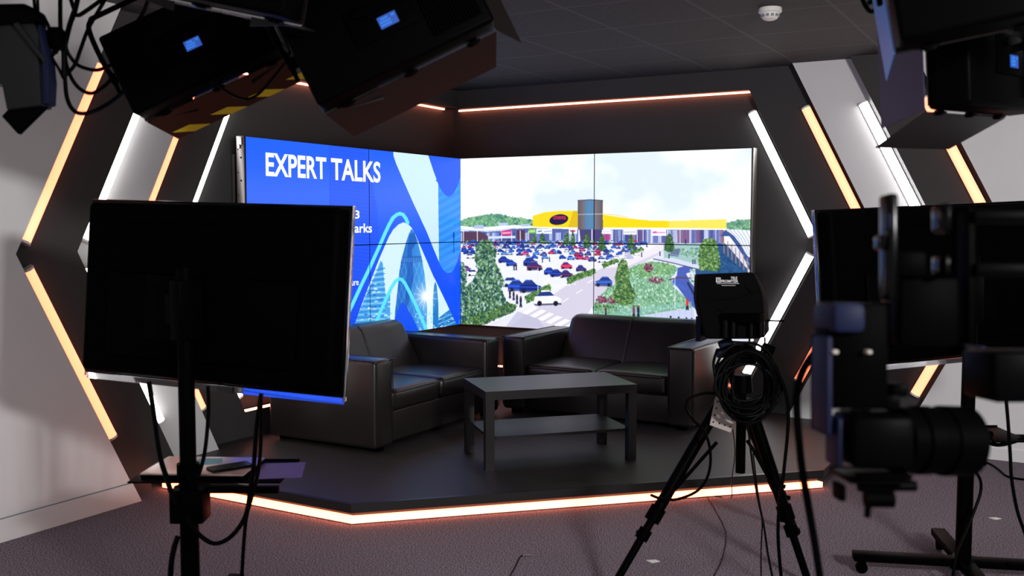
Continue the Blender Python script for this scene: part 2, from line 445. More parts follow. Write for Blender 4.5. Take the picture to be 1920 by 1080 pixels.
def paint_retail_park(nu, nv):
    c = Canvas(RIGHT_QUAD, nu, nv, 5)
    r = c.rng
    P = lambda x, y: (840 + x / 2.8417, 260 + y / 2.8417)      # first sketch grid
    Q = lambda x, y: (860 + x / 4.5, 380 + y / 4.5)            # left half grid
    R = lambda x, y: (1110 + x / 4.5, 380 + y / 4.5)           # right half grid
    n1 = c.noise((nv, nu), (3, 4), 11); n2 = c.noise((nv, nu), (6, 7), 12)
    cl = np.clip((n1 - .44) * 5, 0, 1)[..., None] * np.clip(1.4 - c.V * 1.6, 0, 1)[..., None]
    sky = np.array([253, 254, 255]) * (1 - cl) + cl * np.array([222, 236, 253])
    c2 = np.clip((n2 - .5) * 4, 0, 1)[..., None]
    c.a[:] = (sky * (1 - .25 * c2) + .25 * c2 * np.array([226, 238, 253])) / 255
    # ground: pale paving
    c.poly([P(40, 540), P(1640, 560), P(1640, 1100), P(40, 1100)], (224, 226, 246))
    c.poly([P(40, 540), P(1100, 548), P(1100, 640), P(700, 1000), P(40, 1000)], (234, 236, 252))
    # distant trees
    G = ((92, 150, 120), (120, 176, 128), (70, 128, 112), (150, 198, 150))
    far = [P(60, 470), P(60, 440), P(120, 420), P(210, 405), P(270, 402), P(330, 418), P(400, 425), P(452, 440), P(452, 470)]
    c.poly(far, (112, 168, 132)); c.leaves(far, G, 260, 2.4)
    far = [P(1480, 480), P(1482, 452), P(1520, 440), P(1570, 432), P(1625, 432), P(1625, 490)]
    c.poly(far, (112, 160, 140)); c.leaves(far, G, 90, 2.2)
    # long low shops on the left
    c.poly([Q(0, 240), Q(620, 215), Q(1010, 225), Q(1010, 345), Q(0, 350)], (88, 100, 168))
    for k in range(46):
        x = r.uniform(0, 1000); w = r.uniform(10, 50)
        c.poly([Q(x, 255), Q(x + w, 252), Q(x + w, 335), Q(x, 337)], ((70, 62, 110), (116, 140, 216), (206, 220, 250), (50, 66, 140), (100, 84, 120))[r.randint(5)], .7)
    c.poly([Q(30, 250), Q(180, 245), Q(250, 285), Q(250, 345), Q(30, 350)], (92, 62, 84)); c.poly([Q(490, 235), Q(560, 232), Q(560, 310), Q(490, 312)], (88, 56, 76))
    for k in range(12): c.line([Q(40 + k * 17, 252), Q(40 + k * 17, 345)], .6, (64, 44, 66), .6)
    c.poly([Q(250, 285), Q(480, 280), Q(480, 300), Q(250, 305)], (206, 222, 250))
    c.poly([Q(-10, 192), Q(160, 212), Q(330, 198), Q(470, 188), Q(620, 196), Q(780, 205), Q(780, 216), Q(500, 214), Q(360, 238), Q(240, 246), Q(120, 238), Q(-10, 244)], (242, 248, 255))
    c.line([Q(-5, 226), Q(150, 240), Q(300, 236), Q(480, 216)], 1.2, (158, 176, 214), .8)
    c.poly([Q(130, 190), Q(212, 188), Q(215, 222), Q(132, 218)], (178, 194, 226)); c.poly([Q(336, 170), Q(412, 168), Q(414, 194), Q(338, 196)], (186, 202, 232)); c.poly([Q(526, 180), Q(600, 180), Q(600, 200), Q(526, 200)], (176, 198, 226))
    for x in (40, 158, 360, 446, 520, 590): c.line([Q(x, 240), Q(x + 2, 348)], 1.3, (240, 246, 255))
    c.poly([Q(360, 238), Q(444, 234), Q(446, 272), Q(362, 276)], (238, 44, 128)); c.line([Q(374, 258), Q(432, 254)], 3.0, (255, 210, 232), .8)
    c.poly([Q(592, 224), Q(650, 222), Q(652, 256), Q(594, 260)], (126, 204, 62)); c.line([Q(604, 242), Q(640, 240)], 2.2, (226, 250, 206), .8)
    c.poly([Q(655, 222), Q(790, 218), Q(790, 262), Q(655, 262)], (240, 246, 255)); c.line([Q(672, 244), Q(700, 240)], 2.2, (60, 60, 120), .8); c.line([Q(724, 246), Q(780, 240)], 2.0, (120, 140, 210), .7)
    c.poly([Q(930, 220), Q(1000, 220), Q(1000, 262), Q(930, 262)], (246, 248, 255)); c.ell(*Q(966, 240), 4.5, 2.4, (206, 58, 90), .9); c.line([Q(940, 234), Q(960, 248)], 1.4, (40, 40, 90))
    # shop fronts right of the drum
    c.poly([R(0, 225), R(1110, 228), R(1110, 345), R(0, 345)], (112, 122, 184))
    for k in range(80):
        x = r.uniform(0, 1090); w = r.uniform(8, 40)
        c.poly([R(x, 232), R(x + w, 232), R(x + w, 340), R(x, 340)], ((58, 66, 132), (150, 170, 226), (216, 226, 250), (84, 96, 166), (130, 84, 120), (196, 200, 240))[r.randint(6)], .7)
    for x0, x1, y1 in ((70, 162, 265), (268, 376, 270), (506, 628, 280)):
        c.poly([R(x0, 226), R(x1, 226), R(x1, y1), R(x0, y1)], (246, 248, 255))
    c.line([R(276, 250), R(366, 248)], 2.2, (176, 182, 214), .8); c.line([R(520, 252), R(540, 250)], 3.6, (200, 70, 176), .9); c.line([R(546, 254), R(616, 252)], 2.4, (226, 120, 200), .8); c.line([R(86, 246), R(150, 244)], 2, (214, 206, 220), .8)
    c.poly([R(100, 268), R(158, 268), R(158, 315), R(100, 315)], (196, 60, 130), .75)
    for x in (170, 262, 382, 432, 500, 640, 745, 828, 1045): c.line([R(x, 230), R(x, 348)], 1.5, (238, 242, 255), .9)
    c.line([R(0, 222), R(1120, 226)], 1.6, (255, 255, 255))
    # yellow cinema roof
    c.poly([P(452, 470), P(452, 412), P(520, 392), P(600, 386), P(694, 386), P(694, 474)], (250, 216, 20))
    c.poly([P(668, 386), P(694, 386), P(694, 474), P(640, 472)], (214, 178, 16), .75)
    c.ell(*P(591, 432), 17.6, 9.6, (34, 26, 66), 1, -.17)
    c.poly([P(812, 404), P(880, 414), P(960, 426), P(1060, 436), P(1178, 438), P(1178, 476), P(812, 474)], (252, 218, 16))
    c.poly([P(1178, 438), P(1300, 436), P(1484, 430), P(1484, 480), P(1178, 476)], (255, 228, 96))
    c.line([P(820, 402), P(900, 408), P(960, 420)], 1.2, (236, 206, 90))
    # drum tower
    x0, y0 = P(692, 330); x1, y1 = P(826, 485)
    w = c.win((x0, x1), (y0, y1)); X, Y = c.X[w], c.Y[w]
    m = ((X > x0) & (X < x1) & (Y > y0 - 1.0 + 1.2 * np.abs((X - (x0 + x1) / 2) / 24) ** 2) & (Y < y1)).astype(float)
    q = (X - x0) / (x1 - x0)
    b = .62 + .25 * np.sin(q * 3.14) + .1 * np.sin(X * 2.6)
    blue = ((q > .28) & (q < .66)).astype(float) * .65
    col = np.stack([150 * b * (1 - .5 * blue), 140 * b + 20 * blue, 150 * b + 70 * blue], -1) / 255
    c.put(w, m, col); c.line([(x0, y0), ((x0 + x1) / 2, y0 - 1.4), (x1, y0)], 1.4, (66, 58, 74)); c.line([(x0, P(0, 405)[1]), (x1, P(0, 403)[1])], .9, (220, 224, 240))
    c.poly([P(700, 484), P(822, 484), P(812, 548), P(706, 546)], (74, 66, 120)); c.line([P(768, 486), P(768, 545)], 2, (226, 230, 250))
    # car park: rows of parked cars
    dark = ((30, 68, 188), (24, 52, 150), (50, 104, 220), (36, 82, 204), (70, 78, 154), (18, 40, 130), (80, 140, 235))
    lite = ((238, 244, 255), (206, 220, 250), (150, 180, 240))
    red = ((214, 40, 88), (196, 30, 70), (230, 70, 120))
    for k in range(16):
        ya = 556 + k * 1.0
        c.line([P(60, 560 + k * 12), P(760 - k * 10, 548 + k * 11)], 1.0, (246, 248, 255), .5)
    for row, (ya, x0_, x1_, z, n) in enumerate(((554, 100, 1045, 8, 56), (567, 90, 1050, 9, 48), (582, 90, 1040, 10, 38), (598, 90, 1035, 11.5, 31), (616, 90, 1000, 13, 23), (638, 420, 960, 14.5, 13))):
        for k in range(n):
            x = x0_ + (x1_ - x0_) * (k + r.uniform(-.25, .25)) / (n - 1)
            if r.rand() < .10: continue
            q = r.rand()
            col = dark[r.randint(7)] if q < .62 else (lite[r.randint(3)] if q < .86 else red[r.randint(3)])
            px, py = P(x, ya + r.uniform(-5, 5)); c.car(px, py, z * r.uniform(.9, 1.15), col, 1 if row % 2 else -1)
    for x in (430, 520, 610, 770): c.leaves([P(x - 14, 552), P(x + 20, 548), P(x + 34, 556), P(x, 560)], ((64, 110, 66), (100, 140, 80)), 14, 1.3)
    for x, y, z, col in ((90, 600, 16, dark[0]), (120, 634, 18, lite[0]), (100, 700, 20, (120, 60, 120)), (135, 724, 24, lite[0]), (300, 655, 24, dark[1]), (338, 672, 22, dark[0]),
                         (440, 668, 30, dark[1]), (462, 692, 32, (84, 40, 90)), (632, 686, 24, red[0]), (704, 640, 18, red[0]), (690, 622, 15, red[1]), (800, 602, 13, red[0]), (716, 597, 14, red[2]),
                         (545, 716, 26, dark[0]), (582, 728, 28, dark[1]), (632, 732, 27, (70, 36, 88)), (710, 700, 22, (60, 44, 120)), (770, 650, 18, dark[4]), (822, 655, 19, lite[0]), (860, 640, 16, dark[2]), (970, 636, 15, dark[0])):
        px, py = P(x, y); c.car(px, py, z * .92, col, 1)
    for x, y, z, col in ((340, 778, 34, lite[1]), (372, 800, 38, dark[0]), (440, 806, 42, dark[5])):
        px, py = P(x, y); c.car(px, py, z, col, 1)
    # roads
    c.poly([P(200, 1000), P(480, 890), P(620, 790), P(820, 690), P(1000, 636), P(1130, 560), P(1210, 560), P(1120, 620), P(1000, 690), P(900, 760), P(800, 850), P(700, 1000), P(700, 1100), P(200, 1100)], (212, 206, 226))
    c.poly([P(860, 640), P(1040, 575), P(1180, 556), P(1140, 600), P(960, 680), P(820, 692)], (244, 240, 246), .7)
    c.poly([P(70, 1000), P(250, 985), P(420, 905), P(480, 880), P(330, 1005), P(300, 1080), P(70, 1080)], (228, 228, 246))
    c.poly([P(370, 920), P(480, 960), P(520, 1010), P(330, 1010), P(310, 1000)], (186, 186, 212), .7)
    n = c.noise((nv, nu), (60, 80), 21)[..., None]
    w = c.win((P(400, 0)[0], P(900, 0)[0]), (P(0, 780)[1], P(0, 1010)[1]))
    for k in range(7):
        x = 395 + k * 42; y = 905 + k * 17
        c.poly([P(x, y + 22), P(x + 62, y - 12), P(x + 88, y - 4), P(x + 26, y + 32)], (250, 250, 255))
    for x, y in ((625, 862), (700, 815), (760, 760), (520, 765), (590, 740)): c.line([P(x - 16, y + 10), P(x + 16, y - 10)], 1.4, (255, 255, 255), .9)
    for k in range(5): c.line([P(520 + k * 30, 790 - k * 6), P(560 + k * 30, 800 - k * 6)], 1.6, (250, 250, 255), .8)
    # hedges
    H = ((66, 112, 56), (100, 146, 72), (50, 88, 60), (132, 170, 92))
    for pts, nn in (([P(630, 745), P(690, 720), P(780, 692), P(790, 716), P(700, 750), P(640, 776)], 120), ([P(820, 668), P(900, 640), P(915, 655), P(830, 690)], 50), ([P(970, 600), P(1035, 580), P(1046, 592), P(975, 618)], 40),
                    ([P(410, 840), P(480, 805), P(545, 780), P(550, 806), P(490, 850), P(420, 878)], 110), ([P(505, 790), P(540, 776), P(550, 812), P(510, 816)], 40)):
        c.poly(pts, (74, 116, 64)); c.leaves(pts, H, nn, 2.0)
    # garden on the right
    gar = [P(780, 940), P(770, 900), P(800, 850), P(850, 800), P(900, 770), P(950, 715), P(985, 680), P(1080, 655), P(1180, 668), P(1230, 690), P(1190, 740), P(1200, 790), P(1270, 850), P(1310, 900), P(1310, 930), P(1000, 945)]
    c.poly(gar, (128, 176, 146)); c.leaves(gar, ((150, 204, 168), (100, 156, 112), (190, 228, 196), (84, 134, 92), (120, 186, 150), (210, 238, 214)), 1500, 1.5, .8, 1.5)
    c.leaves([P(970, 690), P(1100, 655), P(1220, 680), P(1180, 720), P(1000, 740)], ((110, 166, 96), (150, 196, 120), (92, 140, 84)), 260, 1.5)
    for x, y, rx in ((1110, 752, 42), (1070, 688, 24), (880, 862, 40), (820, 860, 30)):
        c.leaves([P(x - rx, y), P(x - rx * .6, y - 20), P(x + rx * .5, y - 18), P(x + rx, y + 4), P(x + rx * .3, y + 22), P(x - rx * .6, y + 18)], ((132, 58, 96), (160, 84, 116), (96, 44, 72)), 90, 1.5)
    # stream, bridge, pond
    c.poly([P(1225, 690), P(1290, 672), P(1310, 700), P(1270, 720), P(1290, 760), P(1330, 810), P(1340, 930), P(1290, 880), P(1230, 800), P(1195, 760), P(1220, 730)], (74, 96, 184))
    c.leaves([P(1285, 700), P(1345, 690), P(1360, 800), P(1320, 800), P(1290, 760)], ((120, 176, 140), (190, 222, 200), (84, 140, 110)), 120, 1.6)
    c.line([P(1280, 770), P(1312, 830)], 4, (40, 52, 90))
    c.line([P(1180, 752), P(1230, 740), P(1290, 744)], 2.4, (96, 70, 84)); c.line([P(1200, 770), P(1262, 800)], 5, (70, 110, 200), .6)
    c.poly([P(1320, 690), P(1400, 560), P(1480, 560), P(1600, 700), P(1600, 730), P(1320, 730)], (40, 84, 140))
    c.poly([P(1150, 560), P(1345, 560), P(1340, 690), P(1240, 668), P(1150, 640)], (160, 196, 196))
    c.leaves([P(1230, 590), P(1330, 580), P(1335, 640), P(1240, 630)], ((120, 176, 140), (180, 214, 190), (84, 130, 110)), 90, 1.8)
    c.poly([P(1190, 590), P(1240, 585), P(1230, 630), P(1180, 625)], (86, 100, 140), .8)
    c.poly([P(1095, 638), P(1200, 636), P(1345, 676), P(1345, 698), P(1190, 662)], (212, 218, 240)); c.line([P(1095, 642), P(1200, 664), P(1345, 700)], 1.8, (74, 80, 110))
    c.line([P(1130, 610), P(1345, 640)], .8, (200, 214, 240), .7)
    for x, y in ((1178, 638), (1268, 560), (1306, 668), (1317, 668), (1130, 625), (1165, 552), (1032, 630), (1060, 578)): c.person(*P(x, y), 9)
    # arched canopy
    c.poly([P(1450, 520), P(1478, 486), P(1520, 486), P(1625, 488), P(1625, 700), P(1605, 700), P(1570, 620), P(1530, 560), P(1500, 520)], (62, 88, 150))
    c.poly([P(1478, 487), P(1560, 486), P(1625, 489), P(1625, 640), P(1600, 630), P(1580, 600), P(1556, 560), P(1526, 520), P(1500, 500)], (236, 242, 252))
    for k in range(6): c.line([P(1500 + k * 22, 488), P(1545 + k * 18, 530 + k * 4), P(1590 + k * 10, 620)], .9, (120, 138, 178), .8)
    for k in range(7):
        x = 1470 + k * 21; y = 530 + k * 18; c.line([P(x, y), P(x + 2, y + 80)], 1.8, (176, 134, 108)); c.line([P(x, y + 20), P(x + 22, y + 46)], 1.0, (190, 200, 226))
    c.leaves([P(1440, 600), P(1500, 640), P(1560, 690), P(1560, 720), P(1440, 720)], ((30, 74, 120), (50, 100, 140), (26, 60, 100)), 80, 2)
    # terrace at the bottom right with a glass rail
    c.poly([P(790, 1000), P(800, 936), P(1000, 946), P(1310, 900), P(1330, 1100), P(790, 1100)], (198, 208, 238))
    c.leaves([P(785, 880), P(900, 900), P(905, 930), P(790, 935)], H, 120, 2.0)
    c.poly([P(790, 900), P(1000, 905), P(1300, 868), P(1300, 888), P(1000, 945), P(790, 938)], (150, 206, 200), .45)
    for k in range(14): c.line([P(800 + k * 38, 900 - (0 if k < 6 else (k - 6) * 4.4)), P(800 + k * 38, 940 - (0 if k < 6 else (k - 6) * 5))], .8, (66, 120, 140), .6)
    for k in range(10): c.line([P(1010 + k * 32, 946 - k * 5), P(1000 + k * 34, 1010)], .6, (150, 164, 206), .6)
    # big trees
    T = ((62, 104, 62), (92, 138, 76), (128, 166, 96), (46, 80, 56), (150, 184, 116))
    for pts, nn in (([P(1340, 700), P(1335, 640), P(1340, 575), P(1362, 538), P(1395, 528), P(1430, 545), P(1440, 600), P(1450, 660), P(1445, 706)], 330),
                    ([P(870, 850), P(895, 790), P(890, 740), P(905, 680), P(930, 636), P(955, 660), P(965, 710), P(970, 770), P(1000, 830), P(985, 880), P(930, 890)], 380)):
        c.poly(pts, (80, 118, 66)); c.leaves(pts, T, nn, 1.9)
    for x, y, w_, h in ((740, 585, 38, 90), (820, 600, 40, 96), (976, 590, 36, 80), (632, 570, 30, 74), (666, 575, 26, 80), (1180, 606, 56, 104), (504, 560, 30, 60), (462, 560, 26, 54)):
        px, py = P(x, y); c.tree(px, py, w_ / 2.84, h / 2.84, n=60, size=1.4)
    lf = [P(60, 1000), P(60, 660), P(84, 660), P(100, 720), P(96, 790), P(130, 760), P(160, 700), P(142, 640), P(152, 570), P(190, 535), P(235, 548), P(262, 600), P(250, 650), P(270, 690), P(300, 760), P(285, 800), P(310, 870), P(362, 890), P(350, 925), P(260, 960), P(180, 995)]
    c.poly(lf, (82, 122, 84)); c.leaves(lf, ((58, 100, 66), (92, 136, 88), (128, 168, 118), (36, 70, 60), (150, 186, 160), (30, 66, 84), (44, 84, 62), (186, 216, 214)), 1500, 1.9, .85, 1.5)
    lf = [P(70, 1000), P(90, 960), P(180, 925), P(330, 880), P(366, 890), P(340, 926), P(250, 962), P(180, 996)]
    c.leaves(lf, ((56, 96, 46), (84, 124, 60), (44, 78, 50), (110, 146, 70)), 260, 2.0)
    # two larger cars on the road
    wx, wy = P(531, 872); c.car(wx, wy, 50, (248, 250, 255), 1)
    bx, by = P(830, 776); c.car(bx, by, 33, (46, 84, 176), -1)
    # lamp posts and people
    for x, ya, yb in ((480, 690, 815), (1210, 740, 905), (580, 560, 640)): c.line([P(x, ya), P(x, yb)], 1.1, (220, 230, 250))
    for x, y, h in ((388, 896, 20), (368, 880, 18), (350, 860, 17), (330, 850, 17), (504, 660, 9), (542, 656, 9), (352, 700, 12), (364, 700, 12)): c.person(*P(x, y), h)
    for x, y, h, col in ((842, 940, 15, (90, 46, 52)), (990, 950, 21, (140, 60, 110)), (1014, 948, 21, (40, 40, 80)), (1276, 912, 22, (232, 50, 70))): c.person(*P(x, y), h, col)
    for x in (1187, 1230, 1272, 1300): c.ell(*P(x, 950 + (x - 1187) * .1), 1.8, 2.4, (20, 24, 40))
    # lift the picture the way a bright panel clips
    return np.clip(c.a, 0, 1)

# ---------------------------------------------------------------- materials
M_DARKWALL = material('dark grey painted wall', (.037, .0355, .036), .75, noise=(3, .06, 3))
M_WHITEWALL = material('pale grey painted panel', (.74, .74, .75), .7, noise=(2.5, .03, 3))
M_EDGE = material('dark panel edge', (.012, .011, .011), .7)
M_GROOVE = material('groove in the skirting', (.22, .24, .27), .7)
M_CARPET = material('purple grey carpet', (.172, .142, .166), .95, spec=.1, noise=(190, 1.2, 1), bump=(300, .25, .003))
M_DECK = material('charcoal stage flooring', (.023, .021, .021), .5, noise=(7, .12, 5), bump=(120, .08, .002))
M_TRIM = material('black stage trim', (.012, .012, .012), .35)
M_LEATHER = material('dark brown leather', (.013, .0108, .0108), .33, spec=.5, noise=(14, .1, 4), bump=(26, .12, .004))
M_SEAM = material('leather stitching', (.07, .06, .058), .6)
M_TABLE = material('black brown wood laminate', (.011, .0095, .0095), .36, spec=.42, noise=(30, .15, 3))
M_BLACKPL = material('matt black plastic', (.0006, .0006, .0007), .5, spec=.006)
M_BLACKMET = material('black powder coated metal', (.0008, .0008, .0010), .42, spec=.010)
M_GLOSS = material('glossy black plastic', (.0006, .0006, .0008), .2, spec=.08)
M_RUBBER = material('black cable rubber', (.0008, .0008, .0010), .42, spec=.022)
M_FABRIC = material('black nylon fabric', (.0025, .0025, .0025), .8, spec=.02, bump=(40, .4, .01))
M_STEEL = material('galvanised steel', (.17, .16, .155), .42, metal=1.)
M_ALU = material('brushed aluminium', (.30, .30, .31), .35, metal=1.)
M_DOOR = material('semi gloss barn door paint', (.008, .0062, .0060), .34, spec=.16)
M_DOORGREY = material('grey barn door metal', (.55, .55, .57), .25, metal=1.)
M_DOORVIOLETLIT = material('barn door with violet light painted in', (.022, .016, .070), .42, spec=.4)  # violet base colour stands in for blue screen light on the door
M_DOORBLUELIT = material('barn door with blue light painted in', (.03, .24, .72), .4)  # base colour carries the blue light that falls on this door
M_GREYHOUSE = material('grey lamp housing', (.008, .008, .009), .5, spec=.1)
M_YELLOW = material('yellow warning tape', (.85, .66, .02), .5)
M_PLASTICWHITE = material('white plastic', (.82, .80, .78), .4)
M_LAPTOP = material('rose silver laptop lid', (.42, .30, .27), .32, metal=.6)
M_PHONE = material('phone glass', (.006, .006, .008), .12)
M_PURPLE = material('violet card folder', (.075, .03, .12), .5)
M_TEAL = material('teal sticker', (.02, .22, .28), .5)
M_BEIGE = material('beige painted steel', (.30, .26, .245), .5)
M_HOLE = material('dark hole', (.0008, .0008, .0008), .9, spec=0)
M_PAPER = material('white paper scrap', (.8, .8, .78), .7)
M_REDPL = material('red plastic', (.35, .02, .02), .4)
M_BLUEGREY = material('blue grey plastic case', (.005, .007, .024), .55, spec=.07)
M_PRINT = material('silver grey print', (.62, .62, .63), .6)
M_ACRYLIC = material('clear acrylic', (.96, .97, 1.0), .04, spec=.5)
M_ACRYLIC.node_tree.nodes['Principled BSDF'].inputs['Transmission Weight'].default_value = 1.0
M_ACRYLIC.node_tree.nodes['Principled BSDF'].inputs['IOR'].default_value = 1.49
M_WHITELED = material('cool white LED diffuser', (.8, .8, .8), .5, emit=(1.0, .975, .96), estr=E_WHITE)
M_ORANGELED = material('orange LED diffuser', (.8, .6, .5), .5, emit=(3.5, .70, .31), estr=E_ORANGE)
M_STRIPLED = material('orange LED strip', (.8, .6, .5), .5, emit=(9.0, 1.75, .72), estr=E_STRIP)
M_COVELED = material('orange LED cove strip', (.8, .6, .5), .5, emit=(12.0, 3.0, 1.6), estr=E_STRIP)
M_SCREENTEXT = material('white screen lettering', (0, 0, 0), .4, emit=(.93, .96, 1.0), estr=E_SCREEN)
M_SIGNTEXT = material('red screen lettering', (0, 0, 0), .4, emit=(.72, .03, .09), estr=E_SCREEN)
M_LCD = material('lamp display backlight', (.01, .02, .05), .3, emit=(.006, .07, .42), estr=1.)
M_LCDTEXT = material('lamp display digits', (.01, .02, .05), .3, emit=(.02, .22, .85), estr=1.)


def screen_material():
    m = bpy.data.materials.new('video wall picture'); m.use_nodes = True; nt = m.node_tree
    b = nt.nodes['Principled BSDF']; b.inputs['Base Color'].default_value = (.004, .004, .004, 1); b.inputs['Roughness'].default_value = .35
    b.inputs['Specular IOR Level'].default_value = .2
    a = nt.nodes.new('ShaderNodeVertexColor'); a.layer_name = 'picture'
    nt.links.new(a.outputs['Color'], b.inputs['Emission Color']); b.inputs['Emission Strength'].default_value = E_SCREEN
    return m


M_SCREEN = screen_material()

# ceiling tiles: a 0.6 m grid of slightly lighter bars between dark mineral tiles
M_CEIL = material('dark ceiling tiles', (.043, .040, .039), .85, noise=(45, .22, 4), bump=(90, .3, .004))
nt = M_CEIL.node_tree; bs = nt.nodes['Principled BSDF']
tc = nt.nodes.new('ShaderNodeTexCoord'); sx = nt.nodes.new('ShaderNodeSeparateXYZ'); nt.links.new(tc.outputs['Object'], sx.inputs[0])
def near_line(sock, off):
    a = nt.nodes.new('ShaderNodeMath'); a.operation = 'SUBTRACT'; a.inputs[1].default_value = off; nt.links.new(sock, a.inputs[0])
    p = nt.nodes.new('ShaderNodeMath'); p.operation = 'PINGPONG'; p.inputs[1].default_value = .3; nt.links.new(a.outputs[0], p.inputs[0])
    l = nt.nodes.new('ShaderNodeMath'); l.operation = 'LESS_THAN'; l.inputs[1].default_value = .009; nt.links.new(p.outputs[0], l.inputs[0])
    return l.outputs[0]
mx = nt.nodes.new('ShaderNodeMath'); mx.operation = 'MAXIMUM'
nt.links.new(near_line(sx.outputs[0], 2.13), mx.inputs[0]); nt.links.new(near_line(sx.outputs[1], -.55), mx.inputs[1])
mc = nt.nodes.new('ShaderNodeMix'); mc.data_type = 'RGBA'; mc.inputs[7].default_value = (.078, .076, .084, 1)
src = bs.inputs['Base Color'].links[0].from_socket
nt.links.new(mx.outputs[0], mc.inputs[0]); nt.links.new(src, mc.inputs[6]); nt.links.new(mc.outputs[2], bs.inputs['Base Color'])

# ---------------------------------------------------------------- room shell
CZ = 2.534            # ceiling height
ZP = .099             # top of the stage
LAY = [-.17, -.07, .03, .13, .23]          # wall face and the four stepped panel faces
VTX = [None, 2.92, 3.32, 3.715, 4.11]      # where each chevron points, along the wall
ZV = 1.304
SLOPE = .5
LIP, SOFFIT = .259, 2.389
FARL, FARR = 8.6, 7.5

f = MB(); f.box((-.4, -9.2, -.06), (8.2, .4, 0)); obj('floor', f, M_CARPET, origin=(0, 0, 0), kind='structure')
f = MB(); f.prism([(-.4, .4), (8.2, .4), (8.2, -2.2), (-.4, -7.1)], 2, CZ, CZ + .08); obj('ceiling', f, M_CEIL, origin=(0, 0, 0), kind='structure')
f = MB(); f.box((-.4, -FARL, 0), (LAY[0], -LAY[0], CZ)); obj('wall_left', f, M_DARKWALL, kind='structure')
f = MB(); f.box((-.4, -LAY[0], 0), (FARR, .4, CZ)); obj('wall_right', f, M_DARKWALL, kind='structure')


f = MB(); f.box((FARR, -7.4, 0), (FARR + .1, -.23, CZ)); obj('wall_light_block', f, M_DARKWALL, kind='structure')  # unseen wall added to keep surround light off the left panels


def edge_s(k, z): return VTX[k] - SLOPE * abs(z - ZV)


def set_panel(side, k):
    far = {1: VTX[2] + .25, 2: VTX[3] + .25, 3: VTX[4] + .25, 4: (FARL if side == 'l' else FARR)}[k]
    zb = ZP if k < 4 else 0.
    step = 3.30                                   # the stage ends here, panels run down to the carpet beyond it
    low = [(far, 0), (step, 0), (step, ZP)] if k < 4 else [(far, 0)]
    s_floor = edge_s(k, zb)
    if k == 1:
        c = -.07
        pts = [(c, SOFFIT), (edge_s(1, SOFFIT), SOFFIT), (VTX[1], ZV), (edge_s(1, LIP), LIP), (c, LIP), (c, ZP)] + low[::-1] + [(far, CZ), (c, CZ)]
    else:
        if k == 3: low = [(far, 0), (step, 0), (step, ZP)]
        pts = [(edge_s(k, CZ), CZ), (VTX[k], ZV), (s_floor, zb)] + low[::-1] + [(far, CZ)]
        if s_floor > step and k < 4: pts = [(edge_s(k, CZ), CZ), (VTX[k], ZV), (edge_s(k, 0), 0), (far, 0), (far, CZ)]
    out = []
    for q in pts:
        if not out or (abs(q[0] - out[-1][0]) + abs(q[1] - out[-1][1])) > 1e-5: out.append(q)
    m = MB()
    if side == 'l': m.prism([(-s, z) for s, z in out], 0, LAY[k - 1], LAY[k], side=1)
    else: m.prism(out, 1, -LAY[k], -LAY[k - 1], side=1)
    return m


PANEL_LABELS = {
    ('l', 1): 'dark grey panel framing the hexagon recess around the EXPERT TALKS video wall',
    ('l', 2): 'light grey slanted wall panel between white and orange tubes left of the video walls',
    ('l', 3): 'dark brown-grey slanted wall panel beside the large pale panel on the far left',
    ('l', 4): 'large pale grey wall panel with skirting, at the far left edge',
    ('r', 1): 'dark grey panel framing the recess around the car park video wall',
    ('r', 2): 'light grey slanted wall panel between orange and white tubes right of the video walls',
    ('r', 3): 'dark grey slanted wall panel behind the right-hand panel light',
    ('r', 4): 'large pale grey wall panel at the far right edge, behind the camera rig',
}
for side in 'lr':
    for k in (1, 2, 3, 4):
        m = set_panel(side, k)
        o = obj('set_panel', m, [M_DARKWALL if k % 2 else M_WHITEWALL, M_EDGE], label=PANEL_LABELS[(side, k)], cat='wall panel', group='stepped chevron panels of the set')
        if k == 4:
            b = MB(); g = MB()
            if side == 'l':
                b.prism([(-edge_s(4, 0), 0), (-edge_s(4, .105), .105), (-FARL, .105), (-FARL, 0)], 0, LAY[4], LAY[4] + .012)
                g.prism([(-edge_s(4, .105), .105), (-edge_s(4, .109), .109), (-FARL, .109), (-FARL, .105)], 0, LAY[4], LAY[4] + .006)
            else:
                b.prism([(edge_s(4, 0), 0), (edge_s(4, .07), .07), (FARR, .07), (FARR, 0)], 1, -LAY[4] - .012, -LAY[4])
            obj('baseboard', b, M_WHITEWALL, o)
            if g.v: obj('baseboard_groove', g, M_GROOVE, o)

# ---------------------------------------------------------------- stage
SB = 3.24; CX1 = 1.45; CY1 = -1.44; SX = 3.27         # front-left edge at y=-SB, chamfer, right edge at x=SX
stage_pts = [(LAY[0], -LAY[0]), (LAY[0], -SB), (CX1, -SB), (SX, CY1), (SX, -LAY[0])]
def inset(pts, d):
    """the same outline moved in by d along its three front edges"""
    r = d * math.tan(math.radians(22.5))
    return [pts[0], (pts[1][0], pts[1][1] + d), (pts[2][0] - r, pts[2][1] + d), (pts[3][0] - d, pts[3][1] + r), (pts[4][0] - d, pts[4][1])]
stage = thing('stage', 'low charcoal hexagonal stage platform under the sofas, edged in orange light', 'stage', (1.5, -1.5, 0))
m = MB(); m.prism(inset(stage_pts, .035), 2, .0, .06); obj('riser', m, M_DARKWALL, stage)
m = MB(); m.prism(inset(stage_pts, .022), 2, .06, ZP); obj('deck', m, M_DECK, stage)
def band(d0, d1, z0, z1):
    A = inset(stage_pts, d0)[1:]; B = inset(stage_pts, d1)[1:]
    m = MB()
    for i in range(3): m.prism([A[i], A[i + 1], B[i + 1], B[i]], 2, z0, z1)
    return m
obj('edge_trim', band(.0, .022, .058, ZP + .003), M_TRIM, stage)
A = inset(stage_pts, .004)[1:]; B = inset(stage_pts, .033)[1:]
